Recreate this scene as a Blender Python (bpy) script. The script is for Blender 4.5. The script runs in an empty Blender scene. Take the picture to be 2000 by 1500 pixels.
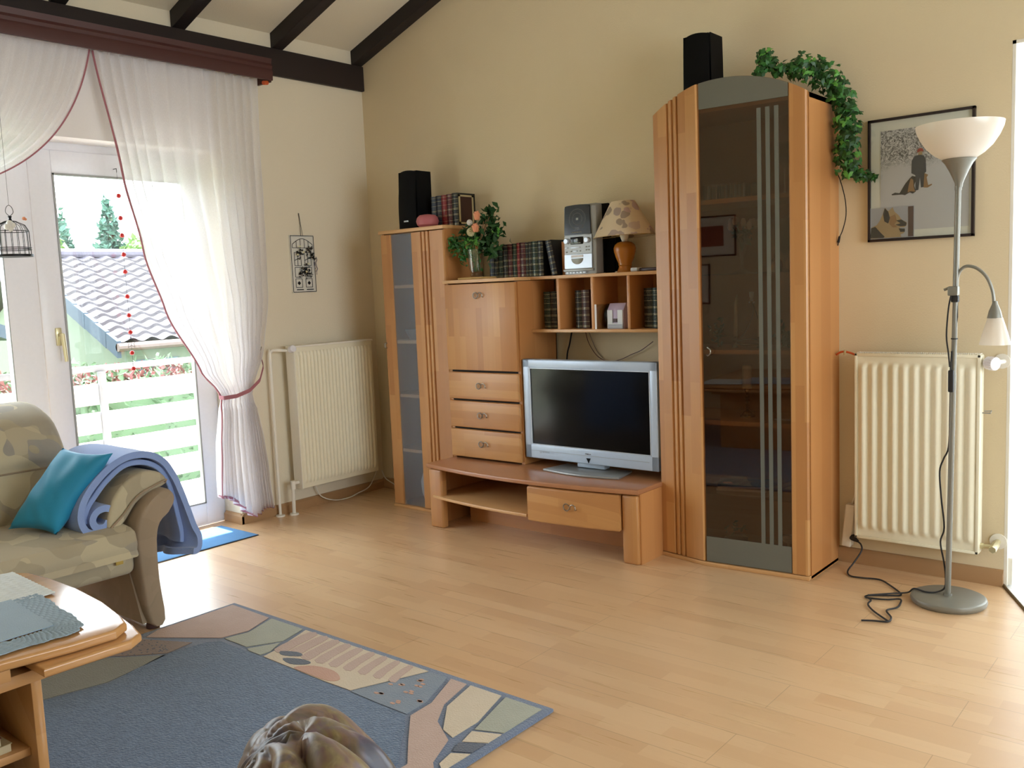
import bpy, bmesh, math, random
from mathutils import Vector, Matrix, noise
random.seed(7)
PI = math.pi
S = bpy.context.scene
COL = S.collection

# ------------------------------------------------------------------ camera
cam_d = bpy.data.cameras.new('camera')
cam_d.sensor_width = 36.0
cam_d.lens = 1766.4544 / 2000 * 36.0
cam_d.clip_start = 0.05
cam_d.clip_end = 300
cam = bpy.data.objects.new('camera', cam_d)
COL.objects.link(cam)
R_ = ((0.7698936468351703, 0.6368503360774214, -0.041053891422343794),
      (-0.03642021066580286, 0.1080720681833503, 0.9934757150195631),
      (-0.6371321219479527, 0.7633754499043369, -0.10639822209722577))
rx, up, fw = (Vector(v) for v in R_)
m3 = Matrix((rx, up, -fw)).transposed()
cam.matrix_world = Matrix.Translation((4.514, -4.0243, 1.30)) @ m3.to_4x4()
S.camera = cam

# ------------------------------------------------------------------ world, sun, exposure
W = bpy.data.worlds.new('sky_world'); S.world = W; W.use_nodes = True
WORLD_STRENGTH = 9.0
bgn = W.node_tree.nodes['Background']
bgn.inputs['Color'].default_value = (0.86, 0.93, 1.0, 1)
bgn.inputs['Strength'].default_value = WORLD_STRENGTH
sun_d = bpy.data.lights.new('sun', 'SUN'); sun_d.energy = 22; sun_d.angle = 0.009; sun_d.color = (1.0, 0.96, 0.9)
sun = bpy.data.objects.new('sun', sun_d); COL.objects.link(sun)
sd = Vector((0.43, -0.02, -0.92)).normalized()
sun.rotation_euler = (-sd).to_track_quat('Z', 'Y').to_euler()
S.view_settings.view_transform = 'Standard'
S.view_settings.look = 'None'
S.view_settings.exposure = 0.12
S.view_settings.gamma = 1.0
S.view_settings.use_curve_mapping = False

def portal(name, loc, rot, sx, sy):
    l = bpy.data.lights.new(name, 'AREA'); l.shape = 'RECTANGLE'; l.size = sx; l.size_y = sy
    l.cycles.is_portal = True
    o = bpy.data.objects.new(name, l); COL.objects.link(o); o.location = loc; o.rotation_euler = rot
portal('portal_balcony', (-0.30, -2.35, 1.1), (0, -PI / 2, 0), 2.3, 2.7)
portal('portal_added_window', (6.95, -1.7, 1.6), (0, PI / 2, 0), 2.0, 2.8)  # daylight through the unseen window added on the right
portal('portal_hall', (5.2, 2.55, 1.3), (-PI / 2, 0, 0), 3.4, 2.6)

# ------------------------------------------------------------------ node helpers
def lin(h):
    h = h.lstrip('#')
    o = []
    for i in (0, 2, 4):
        c = int(h[i:i + 2], 16) / 255
        o.append(c / 12.92 if c <= 0.04045 else ((c + 0.055) / 1.055) ** 2.4)
    return (o[0], o[1], o[2], 1)

class NT:
    def __init__(s, name):
        s.m = bpy.data.materials.new(name); s.m.use_nodes = True
        s.t = s.m.node_tree; s.p = s.t.nodes['Principled BSDF']; s.out = s.t.nodes['Material Output']
    def n(s, typ, **kw):
        nd = s.t.nodes.new(typ)
        for k, v in kw.items():
            if k.startswith('_'): setattr(nd, k[1:], v)
            else:
                key = k.replace('__', ' ')
                if isinstance(key, str) and key.startswith('i') and key[1:].isdigit(): key = int(key[1:])
                s.set(nd.inputs[key], v)
        return nd
    def set(s, inp, v):
        if isinstance(v, bpy.types.NodeSocket): s.t.links.new(v, inp)
        else: inp.default_value = v
    def pset(s, **kw):
        for k, v in kw.items(): s.set(s.p.inputs[k.replace('__', ' ')], v)
    def obj(s): return s.n('ShaderNodeTexCoord').outputs['Object']
    def gen(s): return s.n('ShaderNodeTexCoord').outputs['Generated']
    def mapping(s, v, sc=(1, 1, 1), rot=(0, 0, 0), loc=(0, 0, 0)):
        return s.n('ShaderNodeMapping', Vector=v, Scale=sc, Rotation=rot, Location=loc).outputs[0]
    def noise(s, v, scale=5, detail=3, rough=0.5, dist=0):
        return s.n('ShaderNodeTexNoise', Vector=v, Scale=scale, Detail=detail, Roughness=rough, Distortion=dist).outputs['Fac']
    def ramp(s, f, *stops):
        r = s.n('ShaderNodeValToRGB', Fac=f); e = r.color_ramp.elements
        while len(e) < len(stops): e.new(0.5)
        for i, (p, c) in enumerate(stops): e[i].position = p; e[i].color = c
        return r.outputs['Color']
    def mix(s, f, a, b, mode='MIX'):
        nd = s.n('ShaderNodeMix', _data_type='RGBA', _blend_type=mode)
        s.set(nd.inputs[0], f); s.set(nd.inputs[6], a); s.set(nd.inputs[7], b)
        return nd.outputs[2]
    def bump(s, h, strength=0.3, dist=0.01):
        b = s.n('ShaderNodeBump', Strength=strength, Distance=dist, Height=h)
        s.pset(Normal=b.outputs[0])

M = {}
def plain(name, col, rough=0.5, metal=0, spec=None, bump=None, **kw):
    t = NT(name)
    c = lin(col) if isinstance(col, str) else col
    t.pset(Base__Color=c, Roughness=rough, Metallic=metal)
    if spec is not None: t.pset(Specular__IOR__Level=spec)
    for k, v in kw.items(): t.pset(**{k: v})
    # faint surface variation so that every surface is procedural
    nz = t.noise(t.obj(), bump[0] if bump else 60, 3)
    t.pset(Base__Color=t.mix(0.06, c, t.ramp(nz, (0.3, (c[0] * .6, c[1] * .6, c[2] * .6, 1)), (0.7, c))))
    if bump: t.bump(nz, bump[1], bump[2])
    M[name] = t.m
    return t

def wood(name, along='z', a='#bf8750', b='#cd995f', c='#ad7340', stave=(0.42, 0.042), rough=0.38, grain=1.0):
    """Laminated beech: staves running along one axis, each with its own tone and fine grain."""
    t = NT(name); o = t.obj()
    sep = t.n('ShaderNodeSeparateXYZ', Vector=o)
    X, Y, Z = sep.outputs
    xy = t.n('ShaderNodeMath', _operation='ADD', i0=X, i1=Y).outputs[0]
    cmb = t.n('ShaderNodeCombineXYZ')
    if along == 'z': t.set(cmb.inputs[0], Z); t.set(cmb.inputs[1], xy)
    elif along == 'x':
        yz = t.n('ShaderNodeMath', _operation='ADD', i0=Y, i1=Z).outputs[0]
        t.set(cmb.inputs[0], X); t.set(cmb.inputs[1], yz)
    else:
        xz = t.n('ShaderNodeMath', _operation='ADD', i0=X, i1=Z).outputs[0]
        t.set(cmb.inputs[0], Y); t.set(cmb.inputs[1], xz)
    v = cmb.outputs[0]
    br = t.n('ShaderNodeTexBrick', Vector=v, Color1=(0, 0, 0, 1), Color2=(1, 1, 1, 1), Mortar=(0.5, 0.5, 0.5, 1),
             Scale=1.0, Mortar__Size=0.0, Bias=0.0, Brick__Width=stave[0], Row__Height=stave[1])
    br.offset = 0.37
    tone = t.ramp(br.outputs['Color'], (0.0, lin(c)), (0.5, lin(a)), (1.0, lin(b)))
    g1 = t.noise(t.mapping(v, (3, 90, 1)), 1.0, 4, 0.6)
    g2 = t.noise(t.mapping(v, (1.2, 14, 1)), 1.0, 3, 0.5, 1.5)
    dk = tuple(x * 0.72 for x in lin(a)[:3]) + (1,)
    c1 = t.mix(t.n('ShaderNodeMath', _operation='MULTIPLY', i0=g1, i1=0.40 * grain).outputs[0], tone, dk)
    c2 = t.mix(t.n('ShaderNodeMath', _operation='MULTIPLY', i0=g2, i1=0.35 * grain).outputs[0], c1, lin(b))
    t.pset(Base__Color=c2, Roughness=rough, Coat__Weight=0.08, Coat__Roughness=0.25)
    t.bump(g1, 0.05, 0.001)
    M[name] = t.m

wood('beech_v', 'z')
wood('beech_h', 'x')
wood('beech_y', 'y')
wood('beech_side', 'z', '#c18650', '#c98f58', '#bb7f4a', stave=(3.0, 0.11), grain=0.6)
wood('beech_sidex', 'x', '#c18650', '#c98f58', '#bb7f4a', stave=(3.0, 0.11), grain=0.6)
wood('beech_top', 'x', '#b07a55', '#b5805a', '#aa7450', stave=(3.0, 0.2), rough=0.24, grain=0.5)
wood('beech_edge', 'x', '#cfa06c', '#d3a672', '#ca9a66', stave=(3.0, 0.3), grain=0.4)
wood('table_wood', 'y', '#c5935f', '#cf9d69', '#bb8855', stave=(1.2, 0.09), rough=0.16, grain=0.6)
wood('base_wood', 'x', '#b08a62', '#b8926a', '#a9835c', stave=(2.5, 0.3), grain=0.5)
wood('base_woody', 'y', '#b08a62', '#b8926a', '#a9835c', stave=(2.5, 0.3), grain=0.5)
wood('lamp_wood', 'z', '#b5701f', '#c07a28', '#a8661c', stave=(3.0, 0.5), rough=0.25, grain=0.7)
wood('dark_beam', 'y', '#1d1210', '#241715', '#170e0d', stave=(4.0, 0.5), rough=0.7)
wood('dark_beamx', 'x', '#1a100f', '#201413', '#150d0c', stave=(4.0, 0.5), rough=0.7)
wood('pelmet_wood', 'y', '#4a2220', '#522826', '#42201d', stave=(4.0, 0.5), rough=0.5)

def mk_floor():
    t = NT('laminate'); o = t.obj()
    br = t.n('ShaderNodeTexBrick', Vector=o, Color1=(0, 0, 0, 1), Color2=(1, 1, 1, 1), Mortar=(.5, .5, .5, 1),
             Scale=1.0, Mortar__Size=0.0, Bias=0.0, Brick__Width=0.46, Row__Height=0.0645)
    br.offset = 0.41
    bd = t.n('ShaderNodeTexBrick', Vector=o, Color1=(0, 0, 0, 1), Color2=(0, 0, 0, 1), Mortar=(1, 1, 1, 1),
             Scale=1.0, Mortar__Size=0.0016, Mortar__Smooth=0.3, Bias=0.0, Brick__Width=1.29, Row__Height=0.1935)
    bd.offset = 0.37
    tone = t.ramp(br.outputs['Color'], (0.0, lin('#d2ab82')), (0.5, lin('#dab58b')), (1.0, lin('#e0bd94')))
    g = t.noise(t.mapping(o, (2.2, 50, 1)), 1.0, 3, 0.5, 0.0)
    c1 = t.mix(t.n('ShaderNodeMath', _operation='MULTIPLY', i0=g, i1=0.25).outputs[0], tone, lin('#c4976a'))
    c2 = t.mix(t.n('ShaderNodeMath', _operation='MULTIPLY', i0=bd.outputs['Fac'], i1=0.40).outputs[0], c1, lin('#7d5836'))
    t.pset(Base__Color=c2, Roughness=t.ramp(g, (0.3, (0.27,) * 3 + (1,)), (0.7, (0.30,) * 3 + (1,))), Specular__IOR__Level=0.5, Coat__Weight=0.5, Coat__Roughness=0.38)
    M['laminate'] = t.m
mk_floor()

def mk_wall(name, col):
    t = NT(name); o = t.obj()
    n1 = t.noise(o, 140, 4, 0.6); n2 = t.noise(o, 1.3, 3)
    c = lin(col)
    t.pset(Base__Color=t.mix(n2, c, tuple(x * 0.93 for x in c[:3]) + (1,)), Roughness=0.9, Specular__IOR__Level=0.2)
    t.bump(n1, 0.35, 0.004)
    M[name] = t.m
mk_wall('wall_cream', '#e4d3b1')
mk_wall('wall_cream_left', '#e8dcc4')
mk_wall('lintel_paint', '#f2ece8')
mk_wall('ceiling_paint', '#e9dec6')
mk_wall('wall_white', '#f4f2ee')
mk_wall('house_plaster', '#7f8676')

def mk_tile():
    t = NT('white_tile')
    br = t.n('ShaderNodeTexBrick', Vector=t.obj(), Color1=lin('#efeeec'), Color2=lin('#e8e6e3'), Mortar=lin('#b9b5af'),
             Scale=1.0, Mortar__Size=0.003, Bias=0.0, Brick__Width=0.3, Row__Height=0.3)
    br.offset = 0.0
    t.pset(Base__Color=br.outputs['Color'], Roughness=0.15)
    M['white_tile'] = t.m
mk_tile()

plain('white_frame', '#eceaf0', 0.3)
plain('white_paint', '#efe9dc', 0.4)
plain('radiator', '#efe8cf', 0.35)
plain('black_plastic', '#060607', 0.7, 0, 0.15, bump=(300, 0.15, 0.001))
plain('black_gloss', '#050506', 0.12)
plain('screen', '#030406', 0.12, 0, 0.3)
plain('dark_gap', '#1a1412', 0.8)
plain('rubber', '#1c1a1c', 0.6)
plain('silver', '#b6c5d8', 0.3, 0.12)
plain('silver_grey', '#9a9a98', 0.38, 0.45)
plain('silver_lt', '#c9d1dc', 0.3, 0.3)
plain('chrome', '#b9b6b0', 0.22, 1.0)
plain('pewter', '#8c8478', 0.35, 1.0)
plain('lamp_grey', '#87857c', 0.42, 0.45)
plain('brass', '#b08a3c', 0.25, 1.0)
plain('brass_pale', '#d8cfa8', 0.3, 0.6)
plain('gold_leaf', '#c9bd92', 0.35, 0.7)
plain('pages', '#cfc3a2', 0.8)
plain('pink_trim', '#a86b74', 0.8)
plain('pink_wax', '#b5666a', 0.5, Subsurface__Weight=0.15)
plain('candle_wax', '#d8d0b4', 0.5, Subsurface__Weight=0.2)
plain('wire_black', '#17161a', 0.5, 0.4)
plain('wire_purple', '#4a4560', 0.5)
plain('red_bead', '#c42a2a', 0.15)
plain('orange_cap', '#d05a28', 0.5)
plain('socket_white', '#e6e0d2', 0.45)
plain('paper_white', '#e8e6e6', 0.7)
plain('paper_lilac', '#b9aac6', 0.4)
plain('label_white', '#d8dde2', 0.5)
plain('mag_red', '#7a3c34', 0.5)
plain('mag_dark', '#2d2a26', 0.5)
plain('mag_cream', '#b9a77c', 0.5)
plain('print_grey', '#b9b7b6', 0.6)
plain('mat_board', '#dcd8cc', 0.7)
plain('frame_dark', '#241a1c', 0.35)
plain('man_coat', '#34363d', 0.8)
plain('man_hat', '#a03c30', 0.8)
plain('dog_tan', '#8f6a42', 0.8)
plain('dog_dark', '#2a2320', 0.8)
plain('dog_cream', '#a58a63', 0.8)
plain('snow_print', '#c6c2c2', 0.8)
plain('door_brown', '#4a2f2a', 0.8)
plain('wall_print', '#a5a3a8', 0.8)
plain('leaf_dark', '#1f4a1c', 0.5)
plain('leaf_mid', '#2f6a28', 0.5)
plain('leaf_lt', '#5a9a3c', 0.5)
plain('leaf_grey', '#49603f', 0.6)
plain('stem', '#3f6a2a', 0.6)
plain('twig', '#8a6a48', 0.8)
plain('rose_orange', '#e0936a', 0.6)
plain('flower_cream', '#ddd5ac', 0.7)
plain('flower_white', '#e6e2da', 0.7)
plain('rattan', '#c8a468', 0.7, bump=(250, 0.6, 0.003))
plain('tile_roof', '#5d5862', 0.8, bump=(20, 0.3, 0.02))
plain('tile_edge_shadow', '#1c1820', 0.9)
plain('slate', '#3c4856', 0.7)
plain('gutter', '#6a5650', 0.5)
plain('rail_grey', '#85838a', 0.5, 0.3)
plain('slat_white', '#e9e6df', 0.6)
plain('balcony_stone', '#c9c5c0', 0.8)
plain('grass', '#4d6a3c', 0.9, bump=(8, 0.5, 0.05))
plain('bush_leaf', '#5c7355', 0.8)
plain('spruce_leaf', '#46695a', 0.8)
plain('birch_leaf', '#7d9a5a', 0.8)
plain('flower_red', '#7d4a48', 0.8)
plain('trunk', '#4a3c30', 0.9)
plain('blue_white', '#6a7c84', 0.7)
plain('threshold_brass', '#6a5a40', 0.4, 0.6)
plain('shade_underside', '#a88a5a', 0.8)
plain('tag_gold', '#c7a54e', 0.6)

def mk_sheer():
    t = NT('sheer')
    n = t.t.nodes
    wv = t.noise(t.obj(), 400, 2)
    tr = t.n('ShaderNodeBsdfTransparent', Color=(1, 1, 1, 1))
    di = t.n('ShaderNodeBsdfDiffuse', Color=lin('#fdfbfb'))
    tl = t.n('ShaderNodeBsdfTranslucent', Color=lin('#fdfafc'))
    a = t.n('ShaderNodeMixShader', Fac=0.42); t.t.links.new(di.outputs[0], a.inputs[1]); t.t.links.new(tl.outputs[0], a.inputs[2])
    f = t.ramp(wv, (0.3, (0.66,) * 3 + (1,)), (0.7, (0.78,) * 3 + (1,)))
    b = t.n('ShaderNodeMixShader', Fac=f); t.t.links.new(tr.outputs[0], b.inputs[1]); t.t.links.new(a.outputs[0], b.inputs[2])
    t.t.links.new(b.outputs[0], t.out.inputs['Surface'])
    M['sheer'] = t.m
mk_sheer()

def mk_glass(name, tint, refl=1.0, rough=0.0):
    t = NT(name)
    tr = t.n('ShaderNodeBsdfTransparent', Color=tint)
    gl = t.n('ShaderNodeBsdfGlossy', Color=(1, 1, 1, 1), Roughness=rough)
    lw = t.n('ShaderNodeLayerWeight', Blend=0.5)   # Facing is the same for both sides of a thin pane
    p5 = t.n('ShaderNodeMath', _operation='POWER', i0=lw.outputs['Facing'], i1=5.0).outputs[0]
    f = t.n('ShaderNodeMath', _operation='MULTIPLY_ADD', i0=p5, i1=0.96 * min(refl, 1), i2=0.04 * refl).outputs[0]
    mx = t.n('ShaderNodeMixShader', Fac=f)
    t.t.links.new(tr.outputs[0], mx.inputs[1]); t.t.links.new(gl.outputs[0], mx.inputs[2])
    t.t.links.new(mx.outputs[0], t.out.inputs['Surface'])
    M[name] = t.m
mk_glass('pane', (0.96, 0.98, 0.98, 1))
mk_glass('smoke_glass', (0.62, 0.53, 0.46, 1), 1.5)
mk_glass('clear_glass', (0.93, 0.95, 0.95, 1), 2.2, 0.03)
mk_glass('pink_glass', (0.9, 0.75, 0.72, 1), 2.0, 0.03)

def mk_frost(name, col, fac, dif):
    t = NT(name)
    tr = t.n('ShaderNodeBsdfTransparent', Color=col)
    di = t.n('ShaderNodeBsdfDiffuse', Color=dif)
    tl = t.n('ShaderNodeBsdfTranslucent', Color=dif)
    a = t.n('ShaderNodeMixShader', Fac=0.45); t.t.links.new(di.outputs[0], a.inputs[1]); t.t.links.new(tl.outputs[0], a.inputs[2])
    gl = t.n('ShaderNodeBsdfGlossy', Color=(1, 1, 1, 1), Roughness=0.25)
    b = t.n('ShaderNodeMixShader', Fac=fac); t.t.links.new(tr.outputs[0], b.inputs[1]); t.t.links.new(a.outputs[0], b.inputs[2])
    c = t.n('ShaderNodeMixShader', Fac=0.05); t.t.links.new(b.outputs[0], c.inputs[1]); t.t.links.new(gl.outputs[0], c.inputs[2])
    t.t.links.new(c.outputs[0], t.out.inputs['Surface'])
    M[name] = t.m
mk_frost('frosted', (0.94, 0.96, 1.0, 1), 0.26, lin('#aebac8'))
mk_frost('frost_grey', (0.6, 0.6, 0.58, 1), 0.7, lin('#9a9c92'))
mk_frost('lamp_glass', (1, 0.97, 0.93, 1), 0.93, lin('#f7f0e6'))

def mk_fabric(name, stops, scale=7, weave=900, rough=0.95, bs=0.2):
    t = NT(name); o = t.obj()
    v = t.n('ShaderNodeTexVoronoi', Vector=t.n('ShaderNodeVectorMath', _operation='ADD', i0=o,
            i1=t.n('ShaderNodeTexNoise', Vector=o, Scale=3.0, Detail=2.0).outputs['Color']).outputs[0], Scale=scale)
    sp = t.n('ShaderNodeSeparateColor', Color=v.outputs['Color']).outputs[0]
    r = t.n('ShaderNodeValToRGB', Fac=sp); r.color_ramp.interpolation = 'CONSTANT'
    e = r.color_ramp.elements
    while len(e) < len(stops): e.new(0.5)
    for i, (p, c) in enumerate(stops): e[i].position = p; e[i].color = lin(c)
    n2 = t.noise(o, 26, 3)
    w = t.noise(o, weave, 2)
    c = t.mix(t.n('ShaderNodeMath', _operation='MULTIPLY', i0=n2, i1=0.5).outputs[0], r.outputs[0], lin(stops[1][1]))
    t.pset(Base__Color=c, Roughness=rough, Sheen__Weight=0.15)
    t.bump(w, bs, 0.002)
    M[name] = t.m
mk_fabric('sofa_fabric', [(0.0, '#a5987f'), (0.32, '#b3a68c'), (0.55, '#c2b596'), (0.72, '#9a9182'), (0.84, '#8f8a84')], 6.0)
mk_fabric('sofa_plain', [(0.0, '#96836d'), (0.5, '#9c8872'), (0.8, '#90806a')], 9)

def mk_soft(name, col, col2, sc=5, wv=300, bs=0.4, sheen=0.3, rough=0.95):
    t = NT(name); o = t.obj()
    n1 = t.noise(o, sc, 3); n2 = t.noise(o, wv, 3)
    t.pset(Base__Color=t.mix(n1, lin(col), lin(col2)), Roughness=rough, Sheen__Weight=sheen)
    t.bump(n2, bs, 0.004); M[name] = t.m
mk_soft('throw_blue', '#7f96c8', '#94a9d8')
mk_soft('cushion_blue', '#0f7ea6', '#2393ba', 6, 500, 0.15, 0.1, 0.6)
mk_soft('rug_blue', '#3b4e69', '#687e9b', 45, 120, 1.3)
mk_soft('rug_border', '#55637c', '#66728a', 30, 180, 0.9)
mk_soft('rug_pink', '#b49686', '#c2a697', 14, 180, 0.7)
mk_soft('rug_beige', '#b9a58f', '#c6b39c', 14, 180, 0.7)
mk_soft('rug_sage', '#9a9c8c', '#a9aa98', 14, 180, 0.7)
mk_soft('rug_olive', '#77766a', '#86857a', 14, 180, 0.7)
mk_soft('rug_cream', '#c9b79c', '#d3c2a9', 14, 180, 0.7)
mk_soft('rug_orange', '#b98a72', '#c59880', 14, 180, 0.7)
mk_soft('rug_brown', '#8e7668', '#7c675b', 40, 180, 0.7)
mk_soft('rug_dark', '#444a58', '#525868', 14, 180, 0.7)
mk_soft('rug_steel', '#6c7a8c', '#7d8794', 20, 180, 0.7)
mk_soft('mat_blue', '#5f95cc', '#6ba0d6', 20, 500, 0.6, 0.0)
mk_soft('cloth_white', '#cfd5d6', '#dfe3e2', 20, 300, 0.3, 0.0)
mk_soft('cloth_blue', '#93a6b6', '#a0b2c0', 12, 300, 0.3, 0.0)

def mk_shade():
    t = NT('shade_print'); o = t.obj()
    v = t.n('ShaderNodeTexVoronoi', Vector=t.n('ShaderNodeVectorMath', _operation='ADD', i0=o,
            i1=t.n('ShaderNodeVectorMath', _operation='SCALE', i0=t.n('ShaderNodeTexNoise', Vector=o, Scale=14.0, Detail=2.0).outputs['Color'], Scale=0.05).outputs[0]).outputs[0], Scale=19)
    d = v.outputs['Distance']; cc = t.n('ShaderNodeSeparateColor', Color=v.outputs['Color'])
    m1 = t.ramp(d, (0.50, (1, 1, 1, 1)), (0.54, (0, 0, 0, 1)))
    pick = t.ramp(cc.outputs[0], (0.30, (0, 0, 0, 1)), (0.34, (1, 1, 1, 1)))
    f = t.n('ShaderNodeMath', _operation='MULTIPLY', i0=m1, i1=pick).outputs[0]
    colr = t.ramp(cc.outputs[1], (0.2, lin('#c4a0b0')), (0.55, lin('#b3a0b6')), (0.8, lin('#8f7a70')))
    c = t.mix(t.n('ShaderNodeMath', _operation='MULTIPLY', i0=f, i1=0.6).outputs[0], lin('#f0dfc2'), colr)
    di = t.n('ShaderNodeBsdfDiffuse', Color=c); tl = t.n('ShaderNodeBsdfTranslucent', Color=c)
    mx = t.n('ShaderNodeMixShader', Fac=0.35)
    t.t.links.new(di.outputs[0], mx.inputs[1]); t.t.links.new(tl.outputs[0], mx.inputs[2])
    t.t.links.new(mx.outputs[0], t.out.inputs['Surface']); M['shade_print'] = t.m
mk_shade()

def mk_satin():
    t = NT('satin_print'); o = t.obj()
    n1 = t.noise(o, 9, 4, 0.55, 1.6); n2 = t.noise(t.mapping(o, (1, 1, 1), (0, 0, 0), (5, 3, 1)), 14, 3, 0.5, 1.0)
    c1 = t.ramp(n1, (0.34, lin('#1a100c')), (0.44, lin('#43292a')), (0.52, lin('#74544c')), (0.60, lin('#7a6a42')), (0.70, lin('#a8987a')))
    c2 = t.ramp(n2, (0.38, lin('#3a2222')), (0.5, lin('#7c6a40')), (0.62, lin('#5a5a70')))
    t.pset(Base__Color=t.mix(0.4, c1, c2), Roughness=0.40, Sheen__Weight=0.2)
    M['satin_print'] = t.m
mk_satin()

def mk_snow():
    t = NT('snow_photo'); o = t.obj()
    sep = t.n('ShaderNodeSeparateXYZ', Vector=o)
    n1 = t.noise(o, 55, 6, 0.75, 2.5); n2 = t.noise(o, 14, 3)
    br = t.ramp(n1, (0.42, lin('#4b4a4c')), (0.50, lin('#9d9a9b')), (0.56, lin('#cfcbcb')))
    h = t.n('ShaderNodeMath', _operation='ADD', i0=sep.outputs[2], i1=t.n('ShaderNodeMath', _operation='MULTIPLY', i0=n2, i1=0.10).outputs[0]).outputs[0]
    m = t.ramp(h, (0.09, (0, 0, 0, 1)), (0.14, (1, 1, 1, 1)))
    t.pset(Base__Color=t.mix(m, lin('#bdb9b9'), br), Roughness=0.5); M['snow_photo'] = t.m
mk_snow()

def book_mat(name, cover, gold, dens=0.4):
    """Leather spine with worn gilt tooling running in rows up the spine."""
    t = NT(name); o = t.obj()
    b = t.n('ShaderNodeTexNoise', Vector=t.mapping(o, (1, 1, 2.2)), Scale=150, Detail=3, Roughness=0.7).outputs['Fac']
    rows = t.n('ShaderNodeTexWave', Vector=o, Scale=10.0, Distortion=0.0, _bands_direction='Z').outputs['Fac']
    m = t.n('ShaderNodeMath', _operation='MULTIPLY', i0=t.ramp(b, (0.57, (0, 0, 0, 1)), (0.66, (1, 1, 1, 1))),
            i1=t.ramp(rows, (0.35, (0, 0, 0, 1)), (0.45, (dens, dens, dens, 1)))).outputs[0]
    t.pset(Base__Color=t.mix(m, lin(cover), lin(gold)), Roughness=0.45, Metallic=t.n('ShaderNodeMath', _operation='MULTIPLY', i0=m, i1=0.4).outputs[0])
    M[name] = t.m
BOOKS = {'navy': ('#1c2432', '#b8a27c'), 'maroon': ('#4a121c', '#c9b28a'), 'black': ('#0f1110', '#b9b49a'), 'green': ('#142a20', '#b8b38c'),
         'brown': ('#3a1c16', '#b8986a'), 'slate': ('#3a4250', '#a8a08c'), 'red': ('#7a1420', '#c4ac80')}
for k, (a, b) in BOOKS.items():
    book_mat('book_' + k, a, b, 0.38); plain('cover_' + k, a, 0.45)

# ------------------------------------------------------------------ mesh helpers
def org(parent):
    v = Vector((0, 0, 0))
    while parent is not None: v += parent.location; parent = parent.parent
    return v

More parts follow.
